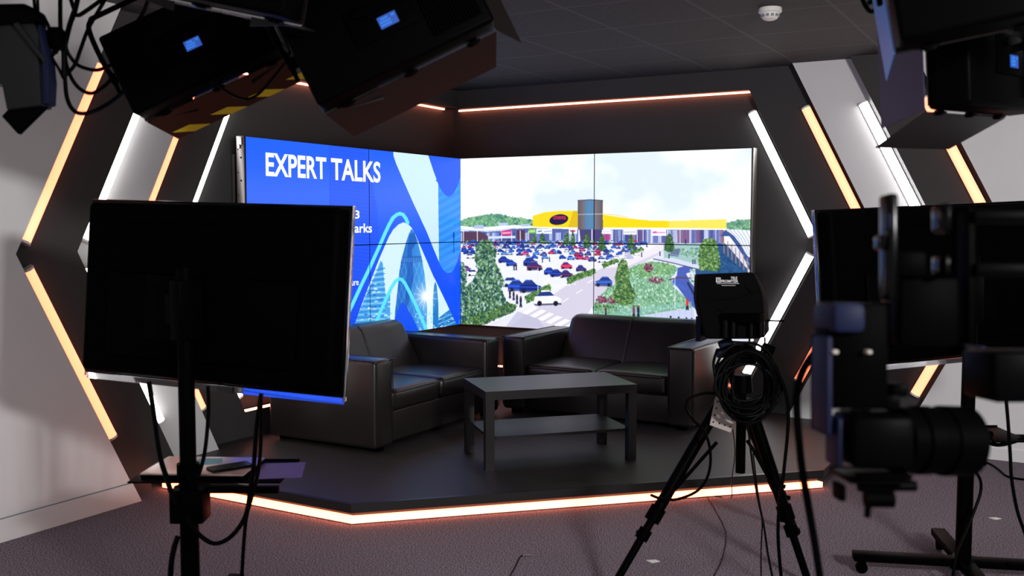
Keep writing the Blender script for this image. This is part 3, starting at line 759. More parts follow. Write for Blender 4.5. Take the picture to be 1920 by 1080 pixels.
A[0] = (LAY[3] + .01, A[0][1]); B[0] = (LAY[3] + .01, B[0][1])
for i, lab in enumerate(('orange LED strip along the front-left foot of the stage', 'orange LED strip along the angled front foot of the stage behind the tripod')):
    t = thing('led_strip', lab, 'light', ((A[i][0] + A[i + 1][0]) / 2, (A[i][1] + A[i + 1][1]) / 2, 0), group='orange light strips at the foot of the stage')
    a, b = A[i], A[i + 1]
    Bq = B[i + 1]
    m = MB(); m.prism([a, b, Bq, B[i]], 2, .006, .036); obj('diffuser', m, M_STRIPLED, t)
    m = MB(); m.prism([a, b, Bq, B[i]], 2, .001, .006); obj('channel', m, M_ALU, t)

# ---------------------------------------------------------------- cove strips round the hexagon recess
def cove(side, top):
    z0, z1 = (SOFFIT - .013, SOFFIT - .001) if top else (LIP + .001, LIP + .012)
    s0, s1 = -.05, edge_s(1, z0) - .012
    name = {('l', 1): 'orange LED strip under the soffit above the EXPERT TALKS video wall', ('r', 1): 'orange LED strip under the soffit above the car park video wall',
            ('l', 0): 'orange LED strip along the bottom lip of the recess behind the left sofa', ('r', 0): 'orange LED strip along the bottom lip of the recess behind the right sofa'}[(side, top)]
    t = thing('led_strip', name, 'light', ((LAY[1], -1.2, z0) if side == 'l' else (1.2, -LAY[1], z0)), group='orange cove strips of the hexagon recess')
    m = MB(); c = MB()
    zc = (z1 - .004, z1) if top else (z0, z0 + .004)
    q0, q1 = (.010, .024) if top else (.078, .097)          # how far the strip stands off the back wall
    cz = (z1 - .004, z1) if top else (z0, z0 + .004)
    if side == 'l':
        m.box((LAY[0] + q0, -s1, z0), (LAY[0] + q1, -s0 - .06, z1)); c.box((LAY[0] + q0 - .008, -s1, cz[0]), (LAY[0] + q0, -s0 - .06, cz[1]))
    else:
        m.box((s0 - .06, -LAY[0] - q1, z0), (s1, -LAY[0] - q0, z1)); c.box((s0 - .06, -LAY[0] - q0, cz[0]), (s1, -LAY[0] - q0 + .008, cz[1]))
    obj('diffuser', m, M_COVELED, t); obj('channel', c, M_ALU, t)
for side in 'lr':
    for top in (1, 0): cove(side, top)

# ---------------------------------------------------------------- LED tubes on the chevrons
def tube_proto(name, mat):
    t = thing(name, '', 'light')
    L = .5
    prof = [(.030 * math.cos(a), .012 + .030 * math.sin(a)) for a in [math.pi * i / 12 for i in range(13)]]
    m = MB(); m.prism(prof, 2, -L + .012, L - .012); obj('diffuser', m, mat, t, local=True, sharp=40)
    m = MB(); m.box((-.032, 0, -L + .004), (.032, .012, L - .004), bev=.002); obj('base', m, M_ALU, t, local=True)
    for sgn in (-1, 1):
        m = MB(); prof2 = [(.033 * math.cos(a), .010 + .034 * math.sin(a)) for a in [math.pi * i / 12 for i in range(13)]] + [(-.033, 0), (.033, 0)]
        m.prism(prof2, 2, sgn * (L - .012), sgn * L); obj('end_cap', m, M_PLASTICWHITE, t, local=True)
    return t
TUBE_WORD = {0: ('white', 'innermost'), 1: ('orange', 'second from the video walls'), 2: ('white', 'third from the video walls'), 3: ('orange', 'outermost')}
protos = {'white': None, 'orange': None}
for side in 'lr':
    for k in range(4):
        for up in (1, 0):
            word, pos = TUBE_WORD[k]
            zc = ZV + (.492 if up else -.516)
            s = edge_s(k + 1, zc) - .066 * 1.118
            ds, dz = (-SLOPE, 1) if up else (SLOPE, 1)
            n = math.hypot(ds, dz); ds, dz = ds / n, dz / n
            if side == 'l': o, zax, yax = (LAY[k], -s, zc), Vector((0, -ds, dz)), Vector((1, 0, 0))
            else: o, zax, yax = (s, -LAY[k], zc), Vector((ds, 0, dz)), Vector((0, -1, 0))
            M = frame(o, yax.cross(zax), yax, zax)
            lab = f"{word} LED tube on the {'upper' if up else 'lower'} {'left' if side == 'l' else 'right'} chevron edge, {pos}"
            grp = f'{word} LED tubes along the chevron panels'
            if protos[word] is None:
                protos[word] = tube_proto('led_tube', M_WHITELED if word == 'white' else M_ORANGELED)
                r = protos[word]; r.matrix_world = M; ROOTS[r.name] = M.copy(); r['label'] = lab; r['group'] = grp
            else: dup(protos[word], M, lab, grp)

# ---------------------------------------------------------------- video walls
W, H, SZ = 2.427, 1.368, .604
NU, NV = 576, 324
def video_wall(side, pic, label):
    t = thing('video_wall', label, 'screen', (0, -W / 2, SZ) if side == 'l' else (W / 2, 0, SZ))
    g = .0032
    for r in (0, 1):
        for c in (0, 1):
            u0, u1 = c * .5 + (g / W if c else .0006), (c + 1) * .5 - (0 if c else g / W) - (.0006 if c else 0)
            v0, v1 = r * .5 + (g / H if r else .0008), (r + 1) * .5 - (0 if r else g / H) - (.0008 if r else 0)
            nu, nv = NU // 2, NV // 2
            us = np.linspace(u0, u1, nu + 1); vs = np.linspace(v0, v1, nv + 1)
            U, V = np.meshgrid(us, vs)
            j = np.clip((V * NV * 2).astype(int), 0, NV * 2 - 1); i = np.clip((U * NU * 2).astype(int), 0, NU * 2 - 1)
            j2, i2 = np.clip(j + 1, 0, NV * 2 - 1), np.clip(i + 1, 0, NU * 2 - 1)
            cl = (pic[j, i] + pic[j2, i] + pic[j, i2] + pic[j2, i2]) / 4
            lin = np.where(cl <= .04045, cl / 12.92, ((cl + .055) / 1.055) ** 2.4)
            Z = SZ + H * (1 - V)
            if side == 'l': co = np.stack([np.full_like(U, .0), -W * (1 - U), Z], -1)
            else: co = np.stack([W * U, np.full_like(U, .0), Z], -1)
            inv = ROOTS[t.name].translation
            co = (co - np.array(inv)).reshape(-1, 3)
            a = (np.arange(nv)[:, None] * (nu + 1) + np.arange(nu)[None, :]).ravel()
            quads = np.stack([a, a + nu + 1, a + nu + 2, a + 1], -1)
            me = bpy.data.meshes.new('picture')
            me.vertices.add(len(co)); me.vertices.foreach_set('co', co.astype(np.float32).ravel())
            me.loops.add(quads.size); me.loops.foreach_set('vertex_index', quads.astype(np.int32).ravel())
            me.polygons.add(len(quads)); me.polygons.foreach_set('loop_start', np.arange(0, quads.size, 4, dtype=np.int32))
            me.update(calc_edges=True)
            at_ = me.color_attributes.new('picture', 'FLOAT_COLOR', 'POINT')
            at_.data.foreach_set('color', np.concatenate([lin.reshape(-1, 3), np.ones((lin.size // 3, 1))], 1).astype(np.float32).ravel())
            me.materials.append(M_SCREEN)
            # the display unit behind its picture
            d = MB(); ua, ub = c * .5 * W + .001, (c + 1) * .5 * W - .001; za, zb = SZ + (1 - (r + 1) * .5) * H + .001, SZ + (1 - r * .5) * H - .001
            if side == 'l': d.box((-.095, -W + ua, za), (-.002, -W + ub, zb), 0); p = obj('display_panel', d, M_BLACKMET, t)
            else: d.box((ua, .002, za), (ub, .095, zb), 0); p = obj('display_panel', d, M_BLACKMET, t)
            po = bpy.data.objects.new('picture', me); COL.objects.link(po); po.parent = p
    # steel mounting frame on the outer side and behind
    m = MB()
    if side == 'l':
        m.box((-.068, -W - .010, SZ - .004), (-.004, -W, SZ + H + .004), bev=.002)
        m.box((-.168, -W + .05, SZ + .1), (-.10, -W + .10, SZ + H - .1)); m.box((-.168, -.3, SZ + .1), (-.10, -.25, SZ + H - .1))
    else:
        m.box((W, .004, SZ - .004), (W + .010, .10, SZ + H + .004), bev=.002)
        m.box((W - .10, .10, SZ + .1), (W - .05, .168, SZ + H - .1)); m.box((.25, .10, SZ + .1), (.3, .168, SZ + H - .1))
    fr = obj('mounting_frame', m, M_STEEL, t, label='perforated steel side frame')
    if side == 'l':
        m = MB()
        for k in range(9):
            z = SZ + .12 + k * .14
            m.cyl((-.03, -W - .0115, z), (-.03, -W - .009, z), .006, n=10); m.cyl((-.055, -W - .0115, z + .05), (-.055, -W - .009, z + .05), .004, n=10)
        obj('hole', m, M_HOLE, fr)
        m = MB(); m.box((-.055, -W - .015, SZ + H - .05), (-.02, -W - .012, SZ + H - .004)); m.box((-.05, -W - .018, SZ + H - .07), (-.035, -W - .012, SZ + H - .045)); obj('bracket', m, M_ALU, fr)
    return t


LEFT_QUAD = [(460.13, 255.69), (863.13, 297.50), (863.89, 607.73), (467.15, 673.10)]
RIGHT_QUAD = [(863.13, 297.50), (1409.81, 277.53), (1403.63, 640.91), (863.89, 607.73)]
vl = video_wall('l', paint_skyline(NU * 2, NV * 2), 'left video wall of four displays with a blue EXPERT TALKS slide')
vr = video_wall('r', paint_retail_park(NU * 2, NV * 2), 'right video wall of four displays showing a shopping centre car park')


def letters(parent, side, body, s0, s1, z, cap, weight, mat):
    vs, fs = text(body, 1., 1., weight)
    w = max(v[0] for v in vs); cap0 = max(v[1] for v in text('E' if body.upper() == body or body[0].isupper() else 'x', 1., 1., weight)[0])
    m = MB(); kx, kz = (s1 - s0) / w, cap / cap0
    if side == 'l': m.add([(.0015, s0 + v[0] * kx, z + v[1] * kz) for v in vs], fs)
    else: m.add([(s0 + v[0] * kx, -.0015, z + v[1] * kz) for v in vs], fs)
    return obj('lettering', m, mat, parent)
letters(vl, 'l', 'EXPERT', -2.258, -1.680, 1.744, .141, .025, M_SCREENTEXT)
letters(vl, 'l', 'TALKS', -1.632, -1.080, 1.743, .143, .025, M_SCREENTEXT)
letters(vl, 'l', '3', -1.384, -1.328, 1.477, .056, .02, M_SCREENTEXT)
letters(vl, 'l', 'Parks', -1.442, -1.187, 1.377, .064, .02, M_SCREENTEXT)
letters(vl, 'l', 'ure', -1.425, -1.345, 1.004, .030, .012, M_SCREENTEXT)
letters(vr, 'r', 'cinema', .862, .972, 1.474, .024, .012, M_SIGNTEXT)

# ---------------------------------------------------------------- sofas
def puffy(lo, hi, bulge, bev, nx=10, ny=8):
    """cushion block whose top and front swell a little"""
    m = MB(); lo, hi = Vector(lo), Vector(hi)
    bm = bmesh.new(); bmesh.ops.create_cube(bm, size=1)
    for v in bm.verts: v.co = Vector(((lo[i] + hi[i]) / 2 + v.co[i] * (hi[i] - lo[i])) for i in range(3))
    bmesh.ops.bevel(bm, geom=bm.edges[:], offset=bev, segments=4, profile=.5, affect='EDGES')
    bmesh.ops.subdivide_edges(bm, edges=[e for e in bm.edges if e.calc_length() > .15], cuts=nx, use_grid_fill=True)
    for v in bm.verts:
        a = 1 - (2 * (v.co.x - lo.x) / (hi.x - lo.x) - 1) ** 2; b = 1 - (2 * (v.co.y - lo.y) / (hi.y - lo.y) - 1) ** 2
        c = 1 - (2 * (v.co.z - lo.z) / (hi.z - lo.z) - 1) ** 2
        if v.co.z > (lo.z + hi.z) / 2: v.co.z += bulge * max(0, a) * max(0, b)
        if v.co.y > (lo.y + hi.y) / 2: v.co.y += bulge * .7 * max(0, a) * max(0, c)
    bmesh.ops.recalc_face_normals(bm, faces=bm.faces)
    return m.from_bm(bm)


def make_sofa():
    t = thing('sofa', '', 'sofa')
    h, ai = .7125, .528
    for sgn in (-1, 1):
        m = MB(); xa, xb = sorted((sgn * ai, sgn * h))
        m.box((xa, -.83, .026), (xb, -.0, .545), bev=.028, seg=4); a = obj('armrest', m, M_LEATHER, t, local=True)
        m = MB()
        for x in (xa + .012, xb - .012): m.tube([(x, .0005, .06), (x, .0005, .50), (x, -.012, .534), (x, -.04, .5445), (x, -.8, .5445)], .0032, n=6, smooth=3)
        obj('piping', m, M_LEATHER, a, local=True)
    m = MB(); m.box((-ai + .001, -.82, .028), (ai - .001, -.045, .222), bev=.014, seg=3); obj('base', m, M_LEATHER, t, local=True)
    for sgn in (-1, 1):
        xa, xb = sorted((sgn * .003, sgn * (ai - .004)))
        m = puffy((xa, -.60, .215), (xb, -.012, .352), .016, .038); c = obj('seat_cushion', m, M_LEATHER, t, local=True)
        m = MB(); m.tube([(xa + .03, -.006, .338), (xb - .03, -.006, .338)], .003, n=6, smooth=0); obj('piping', m, M_LEATHER, c, local=True)
    # slanted back with rounded shoulders
    bm = bmesh.new()
    prof = [(-.50, .30), (-.665, .625), (-.70, .655), (-.80, .655), (-.83, .62), (-.83, .03), (-.60, .03)]
    cols = [(-ai + .002, 0), (-ai + .03, 1), (-.25, 1), (0, 1), (.25, 1), (ai - .03, 1), (ai - .002, 0)]
    rows = []
    for x, full in cols:
        row = []
        for y, z in prof:
            k = max(0, (z - .30) / .355)
            xx = x * (1 - .045 * k); zz = z - (0 if full else .030 * k)
            yy = y + (0 if full else (.02 if y > -.7 else 0) * -1) + (.012 * math.cos(x / ai * 1.4) * (1 if .3 < z < .64 and y > -.7 else 0))
            row.append(bm.verts.new((xx, yy, zz)))
        rows.append(row)
    n = len(prof)
    for i in range(len(rows) - 1):
        for j in range(n): bm.faces.new((rows[i][j], rows[i + 1][j], rows[i + 1][(j + 1) % n], rows[i][(j + 1) % n]))
    bm.faces.new(rows[0]); bm.faces.new(rows[-1][::-1])
    bmesh.ops.recalc_face_normals(bm, faces=bm.faces)
    bmesh.ops.bevel(bm, geom=[e for e in bm.edges if e.calc_face_angle(0) > .5], offset=.022, segments=3, profile=.5, affect='EDGES')
    m = MB(); m.from_bm(bm); bk = obj('backrest', m, M_LEATHER, t, local=True, sharp=50)
    m = MB(); m.tube([(0, -.497 + .012, .31), (0, -.575 + .014, .46), (0, -.657 + .008, .62), (0, -.69, .650)], .0028, n=6, smooth=3); obj('centre_seam', m, M_SEAM, bk, local=True)
    for sx_ in (-1, 1):
        for y in (-.06, -.77):
            m = MB(); m.box((sx_ * .62 - .03, y - .03, 0), (sx_ * .62 + .03, y + .03, .027), bev=.003); obj('foot', m, M_BLACKPL, t, local=True)
    return t
sofa = make_sofa()
Ml = frame((.93, -1.660, ZP + .001), (0, -1, 0), (1, 0, 0), (0, 0, 1))
Mr = frame((1.6125, -.865, ZP + .001), (-1, 0, 0), (0, -1, 0), (0, 0, 1))
sofa.matrix_world = Ml; ROOTS[sofa.name] = Ml.copy()
sofa['label'] = 'dark leather two-seat sofa on the left, below the EXPERT TALKS screen'; sofa['group'] = 'leather sofas on the stage'
dup(sofa, Mr, 'dark leather two-seat sofa on the right, below the car park screen')

# ---------------------------------------------------------------- coffee table
ang = math.radians(46.5)
tb = thing('coffee_table', 'black-brown rectangular coffee table with a lower shelf, in front of the sofas', 'table', M=Matrix.Translation((1.812, -1.889, ZP + .0005)) @ Matrix.Rotation(ang, 4, 'Z'))
TL, TW, TH = .888, .487, .437
m = MB(); m.box((-TL / 2, -TW / 2, TH - .048), (TL / 2, TW / 2, TH)); obj('tabletop', m, M_TABLE, tb, local=True)
for sx_ in (-1, 1):
    for sy in (-1, 1):
        m = MB(); x, y = sx_ * (TL / 2 - .0255), sy * (TW / 2 - .0255)
        m.box((x - .0245, y - .0245, 0), (x + .0245, y + .0245, TH - .048)); obj('leg', m, M_TABLE, tb, local=True)
rc = .05; pts = []
for cx, cy, a0 in ((TL / 2 - .03 - rc, TW / 2 - .022 - rc, 0), (-TL / 2 + .03 + rc, TW / 2 - .022 - rc, 90), (-TL / 2 + .03 + rc, -TW / 2 + .022 + rc, 180), (TL / 2 - .03 - rc, -TW / 2 + .022 + rc, 270)):
    for k in range(7): a = math.radians(a0 + 15 * k); pts.append((cx + rc * math.cos(a), cy + rc * math.sin(a)))
m = MB(); m.prism(pts, 2, .168, .184); obj('shelf', m, M_TABLE, tb, local=True)

# ---------------------------------------------------------------- smoke detector
t = thing('smoke_detector', 'white round smoke detector on the dark ceiling', 'detector', (3.041, -1.84, CZ))
m = MB(); m.lathe([(.001, 0), (.056, 0), (.058, -.004), (.058, -.020), (.052, -.026), (.001, -.026)], 36, M=Matrix.Translation((3.041, -1.84, CZ - .0005))); obj('base', m, M_PLASTICWHITE, t)
m = MB(); m.lathe([(.001, -.026), (.048, -.026), (.044, -.040), (.036, -.054), (.024, -.060), (.001, -.060)], 36, M=Matrix.Translation((3.041, -1.84, CZ - .0005))); hd = obj('sensor_head', m, M_PLASTICWHITE, t)
m = MB()
for k in range(12):
    a = k * math.pi / 6; c, s_ = math.cos(a), math.sin(a)
    m.box((-.006, .0425, -.046), (.006, .0485, -.034), M=Matrix.Translation((3.041, -1.84, CZ)) @ Matrix.Rotation(a, 4, 'Z'))
obj('vent_slot', m, M_GROOVE, hd)

# fittings of the added fill downlights
lamps_ = [o for o in bpy.data.objects if o.type == 'LIGHT' and o.name.startswith('downlight')]
for (dx, dy), lo, wh in zip(FILL_DOWNLIGHTS, lamps_, ('above the front of the stage', 'above the tripod', 'above the right television')):
    t = thing('fill_downlight', 'round white downlight added as fill in the ceiling ' + wh, 'light', (dx, dy, CZ), group='ceiling downlights added as fill')
    m = MB(); m.lathe([(.115, CZ - .0005), (.115, CZ - .006), (.108, CZ - .009), (.094, CZ - .009), (.094, CZ - .0005)], 40, M=Matrix.Translation((dx, dy, 0))); 
    m.f = [f for f in m.f if len(f) == 4]; m.mi = [0] * len(m.f); obj('trim_ring', m, M_PLASTICWHITE, t)
    m = MB(); m.cyl((dx, dy, CZ - .004), (dx, dy, CZ - .001), .093, n=40); obj('reflector', m, M_PLASTICWHITE, t)
    lo.parent = t; lo.location = (0, 0, -.016)

# ---------------------------------------------------------------- televisions seen from behind
def television(o, u, v, w, h, label, vesa):
    n = u.cross(v); n.normalize(); v = n.cross(u)                     # n points to the viewer, -n is the screen side
    M = frame(o, u, -n, v)
    t = thing('television', label, 'television', M=M)
    m = MB(); m.box((-w / 2, -.004, -h / 2 + .012), (w / 2, .022, h / 2), bev=.004); obj('bezel', m, M_GLOSS, t, local=True)
    # back cover: raised and rounded
    bm = bmesh.new(); bmesh.ops.create_cube(bm, size=1)
    for q in bm.verts:
        k = .94 if q.co.y < 0 else .995
        q.co = Vector((q.co.x * w * k, -.052 if q.co.y < 0 else -.004, q.co.z * (h - .016) * (k if q.co.y < 0 else .995) + .006))
    bmesh.ops.bevel(bm, geom=[e for e in bm.edges], offset=.016, segments=4, profile=.5, affect='EDGES')
    m = MB(); m.from_bm(bm); bc = obj('back_cover', m, M_BLACKPL, t, local=True)
    m = MB()
    for k in range(44): m.box((-w * .3 + k * .0135, -.0535, h * .36), (-w * .3 + k * .0135 + .006, -.0505, h * .39))
    obj('vent_slots', m, M_HOLE, bc, local=True)
    m = MB(); m.box((-w * .36, -.072, -h * .36), (w * .36, -.050, h * .10), bev=.012); obj('electronics_bulge', m, M_BLACKPL, bc, local=True)
    m = MB(); m.box((-w / 2 + .012, .022, -h / 2 + .03), (w / 2 - .012, .0235, h / 2 - .012)); obj('screen', m, M_PHONE, t, local=True)
    m = MB(); y = .009
    m.prism([(y - .0065, -h / 2 + .0125), (y + .0065, -h / 2 + .0125), (y + .0005, -h / 2 - .010), (y - .0005, -h / 2 - .010)], 0, -w / 2, w / 2)
    obj('lower_trim', m, M_ACRYLIC, t, local=True, label='clear acrylic strip along the lower edge')
    for sgn in (-1, 1):
        m = MB(); xa, xb = sgn * (w / 2 + .0003), sgn * (w / 2 + .004)
        m.prism([(xa, y - .012), (xa, y + .012), (xb, y + .002), (xb, y - .002)], 2, -h / 2, h / 2); obj('side_trim', m, M_ACRYLIC, t, local=True)
    if vesa:
        x, z = vesa
        m = MB(); m.box((x - .11, -.082, z - .11), (x + .11, -.0725, z + .11), bev=.002); obj('mounting_plate', m, M_BLACKMET, t, local=True)
    return t, M


def quad_frame(tl, tr, bl):
    u = (tr - tl).normalized(); v = (tl - bl); v = (v - u * v.dot(u)).normalized()
    return u, v


tl, tr, bl = at(175, 373, 3.55), at(661, 386, 3.19), at(168, 704, 3.55)
u, v = quad_frame(tl, tr, bl); w_, h_ = (tr - tl).length, (tl - bl).length
tvl, MTL = television(tl + u * (w_ / 2) - v * (h_ / 2), u, v, w_, h_, 'black television seen from behind, on the pole stand at left', (-.10, -.05))
tl, tr, bl = at(1527, 394, 3.98), at(1990, 373, 4.33), at(1534, 702, 3.98)
u, v = quad_frame(tl, tr, bl); w2_, h2_ = (tr - tl).length, (tl - bl).length
tvr, MTR = television(tl + u * (w2_ / 2) - v * (h2_ / 2), u, v, w2_, h2_, 'black television seen from behind, at right behind the camera rig', (.05, -.05))


def tv_stand(px, d, ztop, reach, label, leg_dirs, tray, facing, tray_z):
    """pole stand on a castor base; reach: point on the television's back that the arm meets"""
    p = at(px, 600, d); x, y = p.x, p.y
    t = thing('television_stand', label, 'stand', (x, y, 0))
    m = MB(); m.cyl((x, y, .06), (x, y, .62), .031); obj('lower_pole', m, M_BLACKMET, t)
    m = MB(); m.cyl((x, y, .62), (x, y, ztop), .027); obj('upper_pole', m, M_BLACKMET, t)
    m = MB(); m.cyl((x, y, .585), (x, y, .645), .037); k = obj('collar', m, M_BLACKPL, t)
    m = MB(); m.cyl((x + .03, y - .02, .615), (x + .075, y - .05, .615), .007); m.cyl((x + .07, y - .046, .615), (x + .09, y - .06, .615), .016); obj('knob', m, M_BLACKPL, k)
    rch = Vector(reach); m = MB(); c = Vector((x, y, rch.z)); dv = (rch - c); L = dv.length; dv.normalize()
    sd = Vector((-dv.y, dv.x, 0))
    M = frame(c, dv, sd, (0, 0, 1)); m.box((-.04, -.045, -.10), (.02, .045, .10), M=M, bev=.004); m.box((.02, -.025, -.05), (max(.03, L - .002), .025, .05), M=M, bev=.003)
    obj('mount_arm', m, M_BLACKMET, t)
    m = MB(); m.box((x - .045, y - .045, .045), (x + .045, y + .045, .09), bev=.006); obj('hub', m, M_BLACKMET, t)
    for a, L in leg_dirs:
        a = math.radians(a); M = Matrix.Translation((x, y, 0)) @ Matrix.Rotation(a, 4, 'Z')
        m = MB(); m.box((.03, -.03, .055), (L, .03, .088), M=M, bev=.004); l = obj('leg', m, M_BLACKMET, t)
        m = MB(); m.cyl(M @ Vector((L - .035, -.012, .024)), M @ Vector((L - .035, .012, .024)), .0235, n=18); m.box((L - .05, -.015, .03), (L - .02, .015, .056), M=M); obj('castor', m, M_BLACKPL, l)
    if tray:
        a = math.radians(facing); M = Matrix.Translation((x, y, tray_z)) @ Matrix.Rotation(a, 4, 'Z')
        (x0, x1, y0, y1) = tray
        m = MB(); m.box((x0, y0, -.006), (x1, y1, .0), M=M, bev=.002); m.box((x0, y1 - .004, 0), (x1, y1, .006), M=M); obj('tray', m, M_BLACKMET, t)
        m = MB(); m.box((-.05, -.05, -.12), (.06, .045, -.008), M=M, bev=.004); m.box((-.05, .0, -.03), (.3, .02, -.007), M=M); obj('tray_bracket', m, M_BLACKMET, t)
    return t, (x, y)


back = MTL @ Vector((-.10, -.0825, -.05))
stl, (lx, ly) = tv_stand(347, 3.28, 1.30, back, 'black pole stand on castors carrying the left television and a laptop tray', ((118, .50), (40, .45), (-62, .45), (208, .5)), (-.22, .30, .035, .34), 29.7, .572)
back = MTR @ Vector((.05, -.0825, -.05))
str_, (rx, ry) = tv_stand(1820, 3.97, 1.32, back, 'black pole stand on castors carrying the right television', ((200, .43), (20, .43), (110, .40), (-70, .40)), (.04, .19, -.14, .14), 29.7, .60)

# laptop, phone, folder on the tray of the left stand
Mt = Matrix.Translation((lx, ly, .572)) @ Matrix.Rotation(math.radians(29.7), 4, 'Z')
M = Mt @ Matrix.Translation((-.005, .19, .0008)) @ Matrix.Rotation(math.radians(-3), 4, 'Z')
t = thing('laptop', 'closed rose-silver laptop on the tray of the left television stand', 'laptop', M=M)
m = MB(); m.box((-.18, -.125, .0), (.18, .125, .011), bev=.004); obj('base', m, M_BLACKPL, t, local=True)
m = MB(); m.box((-.18, -.125, .0115), (.18, .125, .019), bev=.003); l = obj('lid', m, M_LAPTOP, t, local=True)
m = MB(); m.prism([(-.06, .02), (.0, .0), (.055, .03), (.03, .1), (-.05, .09)], 2, .0191, .0195); obj('sticker', m, M_TEAL, l, local=True)
M2 = Mt @ Matrix.Translation((.10, .145, .0208)) @ Matrix.Rotation(math.radians(38), 4, 'Z')
t = thing('smartphone', 'black smartphone lying on the closed laptop', 'phone', M=M2)
m = MB(); m.box((-.075, -.037, 0), (.075, .037, .008), bev=.0035, seg=3); obj('body', m, M_GLOSS, t, local=True)
m = MB(); m.box((-.071, -.033, .008), (.071, .033, .0086)); obj('screen', m, M_PHONE, t, local=True)
M3 = Mt @ Matrix.Translation((.205, .19, .0002)) @ Matrix.Rotation(math.radians(8), 4, 'Z')
t = thing('folder', 'violet card folder sticking out on the right under the laptop', 'folder', M=M3)
m = MB(); m.box((-.02, -.12, 0), (.14, .10, .0008)); obj('cover', m, M_PURPLE, t, local=True)

# ---------------------------------------------------------------- overhead panel lights
def make_light():
    t = thing('panel_light', '', 'light')
    w, h, d = .26, .27, .11
    m = MB(); m.box((-w, 0, 0), (w, d, h), bev=.012, seg=3); b = obj('housing', m, M_BLACKMET, t, local=True)
    m = MB()
    for k in range(16): m.box((.10 + k * .0088, -.010, .03), (.10 + k * .0088 + .004, .001, h - .03))
    obj('heat_sink', m, M_BLACKMET, b, local=True)
    m = MB(); m.box((-.10, -.006, .085), (.085, .001, .19), bev=.004); c = obj('control_panel', m, M_BLACKPL, t, local=True)
    m = MB(); m.box((-.020, -.0075, .105), (.032, -.0058, .137)); obj('display', m, M_LCD, c, local=True)
    m = MB()
    r = random.Random(4)
    for j in range(3):
        for i in range(9):
            if r.random() < .75: m.box((-.016 + i * .005, -.0079, .110 + j * .0085), (-.016 + i * .005 + .0036, -.0074, .110 + j * .0085 + .0055))
    obj('display_digits', m, M_LCDTEXT, c, local=True)
    for x in (-.06, .06):
        m = MB(); m.cyl((x, -.022, .165), (x, -.005, .165), .011); obj('knob', m, M_BLACKPL, c, local=True)
    m = MB(); m.box((-w + .012, d, .012), (w - .012, d + .004, h - .012)); obj('lens', m, material('unlit frosted lens', (.10, .10, .10), .5), t, local=True)
    # yoke: bent tube from both sides over the top, with a clamp stem
    m = MB(); m.tube([(-w - .012, .055, .146), (-w - .028, .055, .18), (-w - .03, .055, .30), (-w - .012, .055, .345), (-w + .05, .055, .352), (w - .05, .055, .352), (w + .012, .055, .345), (w + .03, .055, .30), (w + .028, .055, .18), (w + .012, .055, .146)], .0085, n=10, smooth=5); obj('yoke', m, M_BLACKMET, t, local=True)
    m = MB(); m.cyl((0, .055, .345), (0, .055, .43), .014); m.box((-.03, .03, .41), (.03, .08, .45), bev=.004); obj('clamp', m, M_BLACKMET, t, local=True)
    for sgn in (-1, 1):
        m = MB(); m.cyl((sgn * (w - .003), .055, .146), (sgn * (w + .03), .055, .146), .017); m.box((sgn * (w + .022) - .006, .045, .095), (sgn * (w + .022) + .006, .06, .150), bev=.003); obj('tilt_handle', m, M_BLACKPL, t, local=True)
    for x in (-.19, .0, .19):
        for z in (-.006, h + .001):
            m = MB(); m.box((x - .02, d - .012, z), (x + .02, d + .012, z + .005), bev=.001); m.box((x - .012, d - .006, z - .004), (x + .012, d + .008, z + .009), bev=.001)
            obj('hinge_clip', m, M_BLACKMET, t, local=True)
    # barn doors, each hinged at its own origin
    L, q = .17, .03
    doors = {'bottom': ((0, d + .004, -.003), [(-w, 0), (w, 0), (w - q, L), (-w + q, L)], 'x'), 'top': ((0, d + .004, h + .003), [(-w, 0), (w, 0), (w - q, L), (-w + q, L)], 'x'),
             'left': ((-w - .003, d + .004, h / 2), [(-h / 2, 0), (h / 2, 0), (h / 2 + .025, L), (-h / 2 - .025, L)], 'z'), 'right': ((w + .003, d + .004, h / 2), [(-h / 2, 0), (h / 2, 0), (h / 2 + .025, L), (-h / 2 - .025, L)], 'z')}
    for nm, (hinge, pts, ax) in doors.items():
        m = MB()
        if ax == 'x': m.prism(pts, 2, -.001, .001)
        else: m.prism([(y, z) for z, y in pts], 0, -.001, .001)
        o = obj('barn_door', m, M_DOOR, t, local=True, origin=(0, 0, 0)); o.location = hinge; o['door'] = nm
    return t


def light_matrix(px, py, d, roll=0., yaw=0., pitch=0.):
    R3 = Matrix((CR, CF, CU)).transposed().to_4x4()
    return Matrix.Translation(at(px, py, d)) @ R3 @ Matrix.Rotation(math.radians(yaw), 4, 'Z') @ Matrix.Rotation(math.radians(-roll), 4, 'Y') @ Matrix.Rotation(math.radians(pitch), 4, 'X')


def set_doors(t, **ang):
    for c in children(t):
        k = c.get('door')
        if not k: continue
        a = math.radians(ang.get(k, 25))
        if k == 'bottom': c.rotation_euler = (-a, 0, 0)
        if k == 'top': c.rotation_euler = (a, 0, 0)
        if k == 'left': c.rotation_euler = (0, 0, a)
        if k == 'right': c.rotation_euler = (0, 0, -a)


